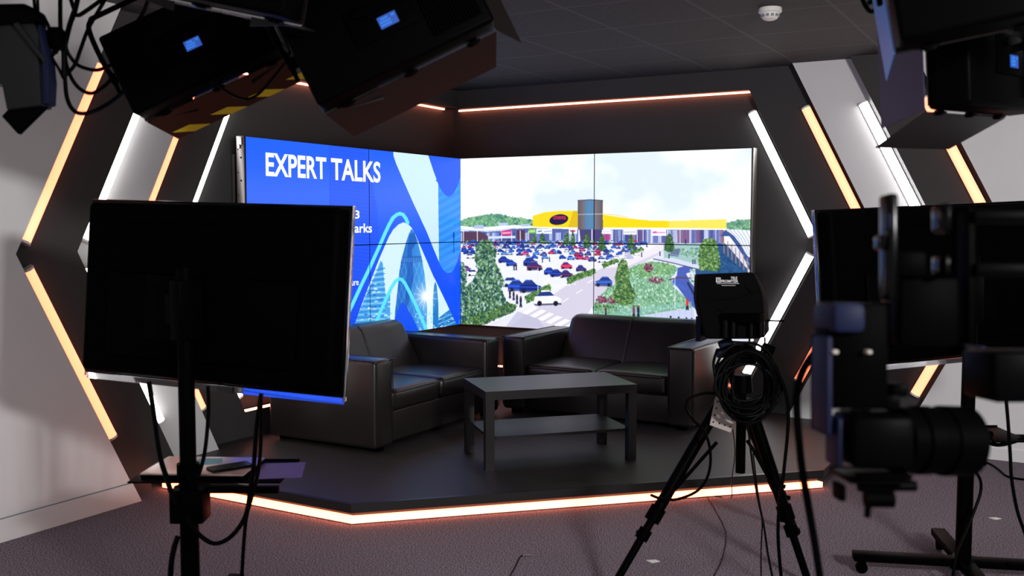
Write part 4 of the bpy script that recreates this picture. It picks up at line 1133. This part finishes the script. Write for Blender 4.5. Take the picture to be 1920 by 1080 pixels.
GL = 'panel lights hanging from the ceiling'
lamp0 = make_light()
lamp0['group'] = GL
lamps = {}
def place_lamp(key, M, label, **doors):
    if not lamps: t = lamp0; t.matrix_world = M; ROOTS[t.name] = M.copy(); t['label'] = label
    else: t = dup(lamp0, M, label, GL)
    lamps[key] = t; set_doors(t, **doors); return t
place_lamp('stripe', light_matrix(390, 150, 3.1, roll=25), 'black panel light with yellow striped barn door, second from the left', bottom=16, top=20, left=-70, right=-75)
place_lamp('plain', light_matrix(762, 118, 2.6, roll=26), 'black panel light with plain barn doors, above the EXPERT TALKS screen', bottom=18, top=30, left=-75, right=22)
place_lamp('right', light_matrix(1898, 203, 2.6, roll=5, yaw=43), 'black panel light at the right edge with a side door coloured as violet-lit', bottom=26, top=20, left=-26, right=30)
place_lamp('above', light_matrix(336, -8, 2.3, roll=-13, yaw=-8, pitch=6), 'black panel light cut off by the top edge at left', bottom=-2, top=20, left=-70, right=-70)
place_lamp('upper', light_matrix(1944, 22, 2.0, roll=9, yaw=-16), 'black panel light cut off by the top right corner, side door coloured as blue-lit', bottom=-70, top=20, left=2, right=-60)

place_lamp('key', KEY, 'black panel light added unseen behind the camera at right, switched on', bottom=50, top=50, left=50, right=50)
key_lamp.parent = lamps['key']; key_lamp.matrix_world = KEY @ Matrix.Translation((0, .125, .135)) @ Matrix.Rotation(math.radians(90), 4, 'X')
def repaint(lamp, door, mat):
    for c in children(lamp):
        if c.get('door') == door:
            c.material_slots[0].link = 'OBJECT'; c.material_slots[0].material = mat
repaint(lamps['upper'], 'left', M_DOORBLUELIT); repaint(lamps['above'], 'bottom', M_DOORGREY); repaint(lamps['right'], 'left', M_DOORVIOLETLIT)
for c in children(lamps['stripe']):
    if c.get('door') == 'bottom':
        m = MB()
        for k in range(4):
            x = -.225 + k * .14
            m.prism([(max(x, -.225), .118), (x + .062, .118), (x + .118, .168), (x + .058, .168)], 2, -.0018, -.0011)
        o = obj('warning_tape', m, M_YELLOW, c, local=True, label='yellow warning stripes')
for t in lamps.values():
    M = ROOTS[t.name]; p = M @ Vector((0, .055, .43))
    if p.z < CZ - .03:
        m = MB(); m.cyl((p.x, p.y, p.z - .01), (p.x, p.y, CZ - .012), .011, n=14); m.cyl((p.x, p.y, CZ - .012), (p.x, p.y, CZ - .001), .045, n=24); obj('ceiling_rod', m, M_BLACKMET, t)
for t in lamps.values():
    for c in children(t):
        if 'door' in c: del c['door']

# older lamp at the far left, seen from its side
fl = thing('studio_lamp', 'grey-sided studio lamp with a hanging door flap at the top left corner', 'light', at(20, 205, 2.7))
def slab(name, pts, d0, d1, mat, parent=fl, bev=.004, **k):
    """outline at distance d0 carried straight back to d1"""
    A_ = [at(x, y, d0) for x, y in pts]; off = CF * (d1 - d0)
    bm = bmesh.new(); A2 = [bm.verts.new(p) for p in A_]; B2 = [bm.verts.new(p + off) for p in A_]
    bm.faces.new(A2); bm.faces.new(B2[::-1]); n = len(pts)
    for i in range(n): bm.faces.new((A2[i], B2[i], B2[(i + 1) % n], A2[(i + 1) % n]))
    bmesh.ops.recalc_face_normals(bm, faces=bm.faces)
    if bev: bmesh.ops.bevel(bm, geom=bm.edges[:], offset=bev, segments=2, profile=.5, affect='EDGES')
    m = MB(); m.from_bm(bm); return obj(name, m, mat, parent, **k)
slab('housing', [(-70, 48), (0, 46), (60, 40), (70, 60), (76, 197), (12, 206), (2, 156), (-70, 150)], 2.66, 2.73, M_GREYHOUSE)
slab('top_cap', [(-70, 8), (44, 6), (62, 14), (74, 38), (60, 42), (-70, 50)], 2.65, 2.72, M_BLACKMET)
slab('front_rim', [(70, 40), (76, 60), (88, 108), (92, 150), (90, 194), (76, 196), (71, 60)], 2.67, 2.72, M_BLUEGREY)
slab('strap', [(24, 44), (34, 42), (84, 110), (82, 118)], 2.645, 2.655, M_GREYHOUSE, bev=.001)
slab('door_flap', [(3, 218), (33, 251), (86, 199), (14, 206)], 2.68, 2.70, M_BLACKMET, bev=.001)
m = MB(); m.cyl(at(-20, 20, 2.78), at(-14, -290, 2.78), .012); obj('hanging_stem', m, M_BLACKMET, fl)

# ---------------------------------------------------------------- teleprompter on its tripod
TD = 4.0
def T(px, py, d=TD): return at(px, py, d)
apex = T(1388, 770)
tp = thing('tripod', 'black video tripod standing in front of the stage, under the teleprompter', 'tripod', (apex.x, apex.y, 0))
def floor_pt(px, py):
    d = (CF + CR * ((px - 960) / FPX) - CU * ((py - 540) / FPX)); return CAM + d * (-CAM.z / d.z)
FL, FR = floor_pt(1140, 1122), floor_pt(1516, 1098)
FB = floor_pt(1492, 1000)
for foot, top in ((FL, T(1352, 752)), (FR, T(1408, 765)), (FB, T(1392, 760, 4.05))):
    foot = Vector((foot.x, foot.y, .012)); dv = (foot - top); side_ = dv.cross(Vector((0, 0, 1))).normalized()
    m = MB(); m.cyl(top, top + dv * .60, .025, .023, 14); leg = obj('leg', m, M_BLACKMET, tp)
    m = MB(); m.cyl(top + dv * .58, foot, .0165, .015, 12); obj('lower_tube', m, M_BLACKMET, leg)
    m = MB(); k0 = top + dv * .56; m.cyl(k0, k0 + dv.normalized() * .06, .031, n=14); k1 = top + dv * .67; m.cyl(k1, k1 + dv.normalized() * .045, .026, n=14)
    for kk in (k0 + dv.normalized() * .035, k1 + dv.normalized() * .02): m.cyl(kk, kk + side_ * .042 + Vector((0, 0, -.006)), .010, n=10)
    obj('leg_lock', m, M_BLACKPL, leg)
    m = MB(); m.lathe([(.001, -.012), (.02, -.012), (.022, 0), (.016, .014), (.001, .016)], 16, M=Matrix.Translation(foot)); obj('rubber_foot', m, M_RUBBER, leg)
    m = MB(); a = Vector((apex.x, apex.y, T(1388, 850).z)) + (foot - Vector((apex.x, apex.y, 0))) * .04; b = top + dv * .55
    a2 = top + (b - top) * .16 + Vector((0, 0, -.06)); m.cyl(a2 + dv.normalized() * .05 + (Vector((apex.x, apex.y, a2.z)) - a2) * .4, b + Vector((0, 0, .0)), .0075, n=10); c = obj('brace', m, M_BLACKMET, tp)
m = MB(); c0 = T(1388, 886); m.cyl(c0, (c0.x, c0.y, apex.z + .09), .020, n=20); obj('centre_column', m, M_BLACKMET, tp)
m = MB(); m.cyl((c0.x, c0.y, apex.z - .03), (c0.x, c0.y, apex.z + .05), .06, .05, n=24); obj('shoulder', m, M_BLACKMET, tp)
m = MB(); z0 = apex.z + .09; m.cyl((c0.x, c0.y, z0 - .01), (c0.x, c0.y, z0 + .06), .045, .038, n=24); hx = T(1388, 655); m.box((hx.x - .055, hx.y - .05, hx.z - .055), (hx.x + .055, hx.y + .05, hx.z + .02), bev=.012); hd = obj('fluid_head', m, M_BLACKMET, tp)
m = MB(); a, b = T(1350, 650), T(1372, 640); m.cyl(a, b, .022, n=14); m.cyl(T(1345, 662), T(1362, 662), .020, n=14); obj('knob', m, M_BLUEGREY, hd)
m = MB(); m.cyl(T(1430, 650), T(1450, 658), .020, n=14); obj('knob', m, M_BLACKPL, hd)
m = MB(); q = [T(1342, 744, 3.93), T(1388, 752, 3.93), T(1370, 811, 3.93), T(1331, 797, 3.93)]; nn = (q[1] - q[0]).cross(q[3] - q[0]).normalized()
m.add(q + [p + nn * .004 for p in q], [(0, 1, 2, 3), (7, 6, 5, 4), (0, 4, 5, 1), (1, 5, 6, 2), (2, 6, 7, 3), (3, 7, 4, 0)]); pl = obj('perforated_plate', m, M_BEIGE, tp, label='beige perforated metal plate')
m = MB()
for fx, fy in ((.12, .15), (.12, .38), (.12, .62), (.12, .86), (.4, .84), (.65, .84), (.9, .84), (.4, .28), (.66, .3), (.9, .6)):
    p = q[0] * (1 - fx) * (1 - fy) + q[1] * fx * (1 - fy) + q[2] * fx * fy + q[3] * (1 - fx) * fy
    sg = -1 if nn.dot(CAM - p) < 0 else 1
    m.cyl(p - nn * .001, p + nn * .0052, .0036, n=10); 
obj('hole', m, M_HOLE, pl)

# the prompter: fabric hood over a frame with four rods
pr = thing('teleprompter', 'black fabric-hooded teleprompter with printed logo, on top of the tripod', 'teleprompter', T(1375, 632))
def hood(pts_f, pts_b, name, mat, parent):
    n = len(pts_f); bm = bmesh.new(); A = [bm.verts.new(p) for p in pts_f]; B = [bm.verts.new(p) for p in pts_b]
    bm.faces.new(A); bm.faces.new(B[::-1])
    for i in range(n): bm.faces.new((A[i], B[i], B[(i + 1) % n], A[(i + 1) % n]))
    bmesh.ops.recalc_face_normals(bm, faces=bm.faces)
    bmesh.ops.bevel(bm, geom=bm.edges[:], offset=.010, segments=3, profile=.5, affect='EDGES')
    m = MB(); m.from_bm(bm); return obj(name, m, mat, parent)
F_ = [(1308, 514), (1412, 510), (1426, 540), (1430, 560), (1436, 632), (1418, 636), (1322, 636), (1313, 590), (1306, 565)]
B_ = [(1302, 514), (1416, 512), (1434, 545), (1440, 570), (1443, 622), (1430, 626), (1330, 628), (1306, 590), (1300, 560)]
hd_ = hood([T(x, y, 3.86) for x, y in F_], [T(x, y, 4.10) for x, y in B_], 'hood', M_FABRIC, pr)
m = MB()
for a, b in (((1322, 560), (1420, 548)), ((1340, 575), (1400, 600)), ((1395, 530), (1415, 548))): m.tube([T(a[0], a[1], 3.864), T((a[0] + b[0]) / 2, (a[1] + b[1]) / 2 + 5, 3.856), T(b[0], b[1], 3.864)], .005, n=8)
obj('crease', m, M_FABRIC, hd_)
m = MB()
for x, wv in ((1361, 7), (1375.5, 7), (1409, 6), (1427, 6)): m.cyl(T(x, 600, 3.84), T(x, 633, 3.84), wv / FPX * 3.84, n=14)
obj('rod', m, M_GLOSS, pr)
m = MB(); a, b = T(1352, 588, 3.835), T(1436, 602, 3.85); m.box((min(a.x, b.x), min(a.y, b.y), b.z), (max(a.x, b.x), max(a.y, b.y) + .02, a.z), bev=.003); obj('cross_bar', m, M_BLACKPL, pr)
m = MB(); m.cyl(T(1401, 597, 3.83), T(1401, 597, 3.85), .006, n=12); obj('button', m, M_REDPL, pr)
m = MB(); m.cyl(T(1436, 601, 3.9), T(1470, 602, 3.9), .004, n=8); m.cyl(T(1434, 632, 3.9), T(1434, 668, 3.9), .004, n=8); obj('handle_pin', m, M_BLACKMET, pr)
m = MB(); m.box((0, 0, 0), (.02, .08, .10), M=Matrix.Translation(T(1304, 640, 3.95))); obj('glass_bracket', m, M_BLUEGREY, pr)
# printed logo and lettering on the hood
ex, ez = (T(1400, 525, 3.852) - T(1340, 525, 3.852)).normalized(), CU
def print_on(body, px0, px1, py, cap):
    d = 3.852; vs, fs = text(body, 1., 1., .02); wv = max(v[0] for v in vs); ch = max(v[1] for v in vs)
    o = T(px0, py, d); kx = (px1 - px0) / FPX * d / wv; kz = cap / FPX * d / ch
    return [o + ex * (v[0] * kx) + ez * (v[1] * kz) for v in vs], fs
m = MB()
for a in (('TELE', 1370, 1382.5, 523.5, 4.6), ('PROMPTER', 1352, 1384, 529.5, 4.8)): m.add(*print_on(*a))
obj('lettering', m, M_PRINT, hd_)
m = MB()
def rect(x0, y0, x1, y1, d=3.852): m.add([T(x0, y1, d), T(x1, y1, d), T(x1, y0, d), T(x0, y0, d)], [(0, 1, 2, 3)])
rect(1342.5, 520.5, 1351, 522); rect(1342.5, 528, 1351, 529.5); rect(1342.5, 522, 1344, 528); rect(1349.5, 522, 1351, 528); rect(1345, 523.4, 1348.5, 524.4); rect(1345, 525.6, 1348.5, 526.6)
rect(1344, 531.2, 1386, 531.9); rect(1353, 535, 1379, 535.6)
obj('logo', m, M_PRINT, hd_)

# ---------------------------------------------------------------- cables
GC = 'black cables'
def cable(label, pts, r, cat='cable', closed=False, mat=None, group=None):
    m = MB(); P = [Vector(p) if len(p) == 3 and not isinstance(p, tuple) else at(*p) for p in pts]
    for p in P: p.z = max(p.z, r + .001)
    m.tube(P, r, n=8, closed=closed); return obj('cable', m, mat or M_RUBBER, label=label, cat=cat, group=group)

# coil hung over the tripod head
cl = thing('cable_coil', 'coiled black cable hanging on the tripod below the teleprompter', 'cable', T(1398, 775, 3.86))
rr = random.Random(3)
for k in range(24):
    d = 3.82 + (k % 6) * .013; cx, cy = 1401 + rr.uniform(-5, 5), 717 + rr.uniform(-5, 8); a, b = 47 + rr.uniform(-15, 13), 56 + rr.uniform(-18, 15)
    m = MB(); m.tube([at(cx + a * math.cos(q) + 4 * math.sin(2 * q + k), cy + b * math.sin(q), d + .006 * math.sin(q * 2 + k)) for q in [math.tau * i / 14 for i in range(14)]], .0058, n=8, smooth=3, closed=True)
    obj('loop', m, M_RUBBER, cl)
m = MB(); m.tube([at(1440, 672, 3.84), at(1459, 700, 3.83), at(1474, 740, 3.83), at(1478, 790, 3.83), at(1470, 880, 3.83), at(1461, 950, 3.83), at(1459, 1010, 3.83), at(1465, 1085, 3.83)], .007, n=8)
m.tube([at(1345, 655, 3.86), at(1338, 680, 3.84), at(1341, 705, 3.83)], .006, n=8)
obj('tail', m, M_RUBBER, cl)
cable('thin black cable looping out left from the tripod and back to its leg', [(1348, 738, 3.88), (1320, 738, 3.87), (1292, 748, 3.86), (1286, 765, 3.86), (1298, 785, 3.86), (1322, 812, 3.86), (1332, 850, 3.86), (1328, 890, 3.86), (1308, 920, 3.86), (1270, 936, 3.84), (1240, 935, 3.84), (1220, 928, 3.86)], .0058)
def fp(px, py, h=.0): p = floor_pt(px, py); return Vector((p.x, p.y, h))
def floor_cable(label, pts, r, **k):
    m = MB(); m.tube([Vector((floor_pt(x, y).x, floor_pt(x, y).y, r + .001)) for x, y in pts], r, n=8); return obj('cable', m, k.get('mat', M_RUBBER), label=label, cat='cable')
m = MB(); m.tube([at(1374, 805, 3.93), at(1378, 850, 3.95), at(1372, 900, 4.0), fp(1371, 935, .003), fp(1352, 933, .003), fp(1328, 932, .003), fp(1340, 955, .003), fp(1358, 990, .003), fp(1361, 1015, .003), fp(1354, 1050, .003), fp(1338, 1082, .003)], .0022, n=6)
obj('cable', m, M_RUBBER, label='thin wire dropping from the tripod and wandering over the carpet', cat='cable')
cable('pair of thin dark cords hanging beside the tripod centre column', [(1401, 790, 3.95), (1412, 880, 3.92), (1420, 930, 3.9), (1432, 985, 3.86), (1440, 1040, 3.84), (1450, 1090, 3.82)], .0045)
cable('thin straight cord hanging right of the tripod column to the carpet', [(1412, 850, 3.95), (1422, 930, 3.9), (1429, 975, 3.86), (1427, 1030, 3.84), (1427, 1092, 3.8)], .003)

# cables under the left television
cable('black cable from the left television down past the left side of its pole', [(279, 716, 3.36), (286, 760, 3.36), (299, 850, 3.3), (312, 895, 3.27), (323, 928, 3.25), (333, 945, 3.24)], .0085)
cable('black cable from the left television to the laptop tray', [(390, 724, 3.33), (391, 770, 3.33), (385, 840, 3.3), (376, 880, 3.27), (368, 900, 3.25)], .0065)
cable('long black cable looping from the left television back to the pole', [(490, 738, 3.26), (481, 800, 3.26), (476, 870, 3.25), (469, 920, 3.24), (462, 962, 3.23), (446, 992, 3.22), (425, 1012, 3.22), (402, 1019, 3.22), (380, 1008, 3.22), (362, 988, 3.22), (350, 966, 3.22)], .0075)
cable('black cable hanging straight from the left television to the floor', [(489, 740, 3.24), (489, 830, 3.24), (483, 890, 3.23), (470, 940, 3.22), (462, 970, 3.22), (457, 1020, 3.22), (453, 1090, 3.22)], .0062)
cable('short black cable bulging out of the left pole near the floor', [(334, 1005, 3.24), (328, 1022, 3.23), (322, 1050, 3.22), (319, 1090, 3.22)], .009)

# cables hanging among the lights at the top left
TL_ = [('thin black cable hanging in front of the pale panel by the top left lamp', [(62, -20, 2.7), (68, 40, 2.7), (76, 75, 2.7), (80, 110, 2.7), (92, 120, 2.7)], .0045),
       ('second thin cable parallel to the edge of the top left lamp', [(70, -20, 2.72), (72, 30, 2.72), (78, 90, 2.72), (88, 108, 2.72)], .004),
       ('straight black cable hanging to the connector of the top left lamp', [(113, -20, 2.75), (113, 40, 2.75), (115, 70, 2.75), (119, 100, 2.75), (119, 146, 2.75)], .006),
       ('black cable with the widest low loop at the top left', [(150, -20, 2.8), (140, 25, 2.8), (126, 60, 2.8), (121, 110, 2.8), (122, 150, 2.8), (126, 185, 2.8), (138, 207, 2.8), (156, 213, 2.8), (180, 207, 2.85), (210, 190, 2.9), (234, 170, 2.95)], .006),
       ('black cable with the middle loop at the top left', [(146, -20, 2.82), (141, 18, 2.82), (130, 55, 2.82), (122, 100, 2.82), (130, 138, 2.82), (148, 165, 2.82), (172, 175, 2.85), (195, 162, 2.9), (212, 145, 2.95)], .0055),
       ('black cable with the highest loop at the top left', [(205, -15, 2.86), (186, 18, 2.86), (165, 55, 2.86), (152, 90, 2.86), (142, 118, 2.86), (132, 132, 2.86), (122, 142, 2.86)], .0055),
       ('black cable looping into the side of the striped panel light', [(140, 15, 2.84), (127, 55, 2.84), (124, 90, 2.84), (140, 117, 2.86), (160, 128, 2.9), (185, 131, 2.95), (212, 120, 3.0)], .0055),
       ('short cord from the connector to the top left lamp', [(117, 86, 2.72), (103, 100, 2.7), (98, 108, 2.7), (108, 125, 2.7), (119, 147, 2.72)], .004),
       ('cord bundle crossing at the very top left', [(130, -10, 2.83), (138, 15, 2.83), (145, 29, 2.83), (165, 18, 2.83), (190, 0, 2.83), (215, -15, 2.83)], .006),
       ('cable drooping under the striped barn door', [(398, 153, 2.95), (415, 165, 2.95), (440, 180, 2.95), (462, 186, 2.95), (482, 178, 2.95), (500, 160, 2.95), (520, 136, 2.93), (534, 118, 2.9)], .0042),
       ('short cable from the ceiling behind the striped panel light', [(285, -20, 3.2), (270, 20, 3.2), (258, 40, 3.2)], .006),
       ('dark cord at the top right against the ceiling tiles', [(1612, -15, 2.6), (1622, 10, 2.6), (1634, 22, 2.6), (1646, 12, 2.6), (1640, 2, 2.6), (1628, 6, 2.6), (1650, -10, 2.6)], .006)]
for lab, pts, r in TL_: cable(lab, pts, r)
t = thing('power_connector', 'black power connector on the cable beside the top left lamp', 'connector', at(105, 80, 2.72))
m = MB(); m.box((-.018, -.02, -.03), (.018, .02, .028), M=frame(at(105, 72, 2.72), CR, CF, CU), bev=.005); obj('shell', m, M_BLACKPL, t)
m = MB(); m.cyl(at(105, 88, 2.72), at(103, 100, 2.72), .008, n=10); obj('strain_relief', m, M_RUBBER, t)

# cables on the right
cable('thick black cable arching beside the camera rig down to the floor', [(1548, 640, 1.55), (1522, 668, 1.55), (1503, 700, 1.55), (1494, 740, 1.56), (1496, 800, 1.58), (1504, 880, 1.6), (1516, 950, 1.62), (1528, 1020, 1.64), (1540, 1100, 1.66)], .0068)
cable('black cable sagging beside the tray of the right television stand', [(1835, 815, 3.9), (1850, 828, 3.9), (1870, 834, 3.9), (1895, 830, 3.9), (1940, 815, 3.9)], .008)
m = MB(); m.tube([at(1886, 745, 3.8), at(1890, 790, 3.8), at(1894, 850, 3.8), at(1897, 900, 3.8), at(1908, 960, 3.8), at(1925, 1010, 3.8), at(1940, 1075, 3.8)], .0065, n=8); obj('cable', m, M_RUBBER, label='black cable hanging from the right television at the frame edge', cat='cable')
cable('black cable twisted round the lower pole of the right television', [(1826, 880, 3.94), (1838, 900, 3.94), (1838, 925, 3.94), (1826, 960, 3.93), (1810, 1000, 3.92), (1794, 1040, 3.91), (1786, 1085, 3.9)], .006)
floor_cable('thin cable lying on the carpet behind the right television stand', [(1838, 868), (1856, 872), (1872, 882), (1890, 896), (1925, 902)], .006)
floor_cable('thin cable lying along the foot of the right pale panel', [(1840, 860), (1880, 861), (1926, 866)], .006)
m = MB(); m.tube([fp(955, 1084, .003), fp(966, 1064, .003), fp(975, 1046, .003), fp(984, 1042, .004)], .0025, n=6); cb = obj('cable', m, M_RUBBER, label='thin wire with a metal plug end on the carpet in front of the stage', cat='cable')
m = MB(); m.cyl(fp(980, 1043, .005), fp(998, 1043, .005), .004, n=10); obj('plug', m, M_STEEL, cb)
for (x, y), lab in (((1225, 1052), 'small white paper scrap on the carpet below the tripod'), ((1866, 972), 'small white paper scrap on the carpet right of the television stand')):
    p = fp(x, y); m = MB(); a = .03; m.prism([(p.x - a, p.y - .3 * a), (p.x + .2 * a, p.y - a), (p.x + a, p.y + .2 * a), (p.x + .1 * a, p.y + .6 * a)], 2, .001, .002); obj('paper_scrap', m, M_PAPER, label=lab, cat='scrap')

# ---------------------------------------------------------------- camera rig close to the lens, right
rg = thing('camera_rig', 'large black broadcast camera rig close to the lens at right, out of focus', 'camera', at(1650, 960, 1.36))
FR_ = frame(CAM, CR, CF, CU)
def RB(name, x0, y0, x1, y1, d0, d1, mat=M_BLACKMET, bev=.004, parent=rg, **k):
    px = lambda x, d: (x - 960) / FPX * d
    py = lambda y, d: -(y - 540) / FPX * d
    a = (px(x0, d1), py(y1, d1 if y1 < 540 else d0)); b = (px(x1, d0), py(y0, d0 if y0 < 540 else d1))
    if b[0] - a[0] < .004: b = (a[0] + .004, b[1])
    m = MB(); m.box((a[0], d0, a[1]), (b[0], d1, b[1]), M=FR_, bev=bev); return obj(name, m, mat, parent, **k)
def RC(name, a, b, r, mat=M_BLACKMET, parent=rg, r1=None, n=28):
    m = MB(); m.cyl(at(*a), at(*b), r, r1, n); return obj(name, m, mat, parent)
body = RB('camera_body', 1556, 765, 1720, 882, 1.34, 1.44, M_BLACKMET, .012)
RB('side_plate', 1548, 775, 1570, 878, 1.36, 1.42, M_BLUEGREY, .004, body)
RC('lens', (1680, 824, 1.39), (1806, 826, 1.42), .046, M_BLACKPL)
RC('lens_hood', (1762, 826, 1.41), (1812, 827, 1.42), .050, M_BLACKPL)
RC('focus_ring', (1712, 825, 1.395), (1738, 825, 1.40), .0485, M_BLACKPL)
RB('viewfinder', 1524, 566, 1668, 768, 1.38, 1.46, M_BLACKPL, .008)
RB('monitor_cap', 1522, 566, 1626, 626, 1.36, 1.46, M_BLUEGREY, .010)
RB('side_fin', 1521, 626, 1545, 818, 1.37, 1.45, M_BLUEGREY, .005)
RB('hot_shoe', 1655, 715, 1705, 745, 1.38, 1.42, M_BLACKMET, .004); RB('top_handle', 1640, 735, 1690, 770, 1.38, 1.42, M_BLACKMET, .004)
po = RB('upright_post', 1646, 362, 1686, 566, 1.37, 1.41, M_GLOSS, .005)
RB('clamp', 1636, 440, 1664, 470, 1.365, 1.40, M_GLOSS, .004, po); RB('clamp', 1658, 400, 1672, 432, 1.362, 1.38, M_BLUEGREY, .003, po)
RB('post_joint', 1664, 470, 1740, 520, 1.385, 1.42, M_BLACKPL, .006)
br = RB('bracket', 1742, 380, 1790, 440, 1.37, 1.42, M_GLOSS, .008); RB('bracket_foot', 1742, 476, 1786, 520, 1.37, 1.42, M_GLOSS, .008)
RB('arm_plate', 1790, 388, 1820, 640, 1.39, 1.44, M_BLACKPL, .006); RB('arm_plate', 1668, 520, 1800, 650, 1.40, 1.44, M_BLACKPL, .006)
RB('rail', 1808, 392, 2012, 420, 1.38, 1.41, M_BLACKMET, .006); RB('rail', 1812, 492, 2012, 520, 1.38, 1.41, M_BLACKMET, .006)
bt = RB('battery_pack', 1802, 652, 1996, 756, 1.36, 1.46, M_BLACKMET, .008); RB('battery_latch', 1806, 646, 1850, 654, 1.37, 1.42, M_BLUEGREY, .002, bt)
RB('connector', 1553, 655, 1573, 664, 1.365, 1.385, M_BEIGE, .002); RB('connector', 1617, 655, 1636, 664, 1.365, 1.385, M_BEIGE, .002)
RB('base_plate', 1552, 876, 1712, 906, 1.34, 1.44, M_BLACKMET, .005); RB('quick_release', 1600, 884, 1714, 898, 1.33, 1.36, M_BLACKPL, .004)
RB('plate_lock', 1562, 900, 1584, 942, 1.36, 1.40, M_BLACKPL, .005)
RC('rod', (1610, 912, 1.36), (1716, 911, 1.37), .0075); RC('rod', (1610, 912, 1.43), (1716, 911, 1.44), .0075)
RB('rod_clamp', 1610, 898, 1650, 942, 1.355, 1.44, M_BLACKMET, .006); RC('clamp_knob', (1622, 935, 1.36), (1674, 936, 1.36), .012, M_BLACKPL)
RC('lock_pin', (1628, 940, 1.37), (1626, 970, 1.37), .0045, M_BLACKPL)
sp = thing('camera_pedestal', 'black pedestal column just outside the right edge, carrying the camera rig', 'stand', (at(2030, 800, 1.42).x, at(2030, 800, 1.42).y, 0))
cx, cy = sp.matrix_world.translation.x, sp.matrix_world.translation.y
m = MB(); m.cyl((cx, cy, .03), (cx, cy, 1.60), .022, n=20); obj('column', m, M_BLACKMET, sp)
m = MB(); m.cyl((cx, cy, 0), (cx, cy, .03), .20, .18, n=32); obj('base', m, M_BLACKMET, sp)
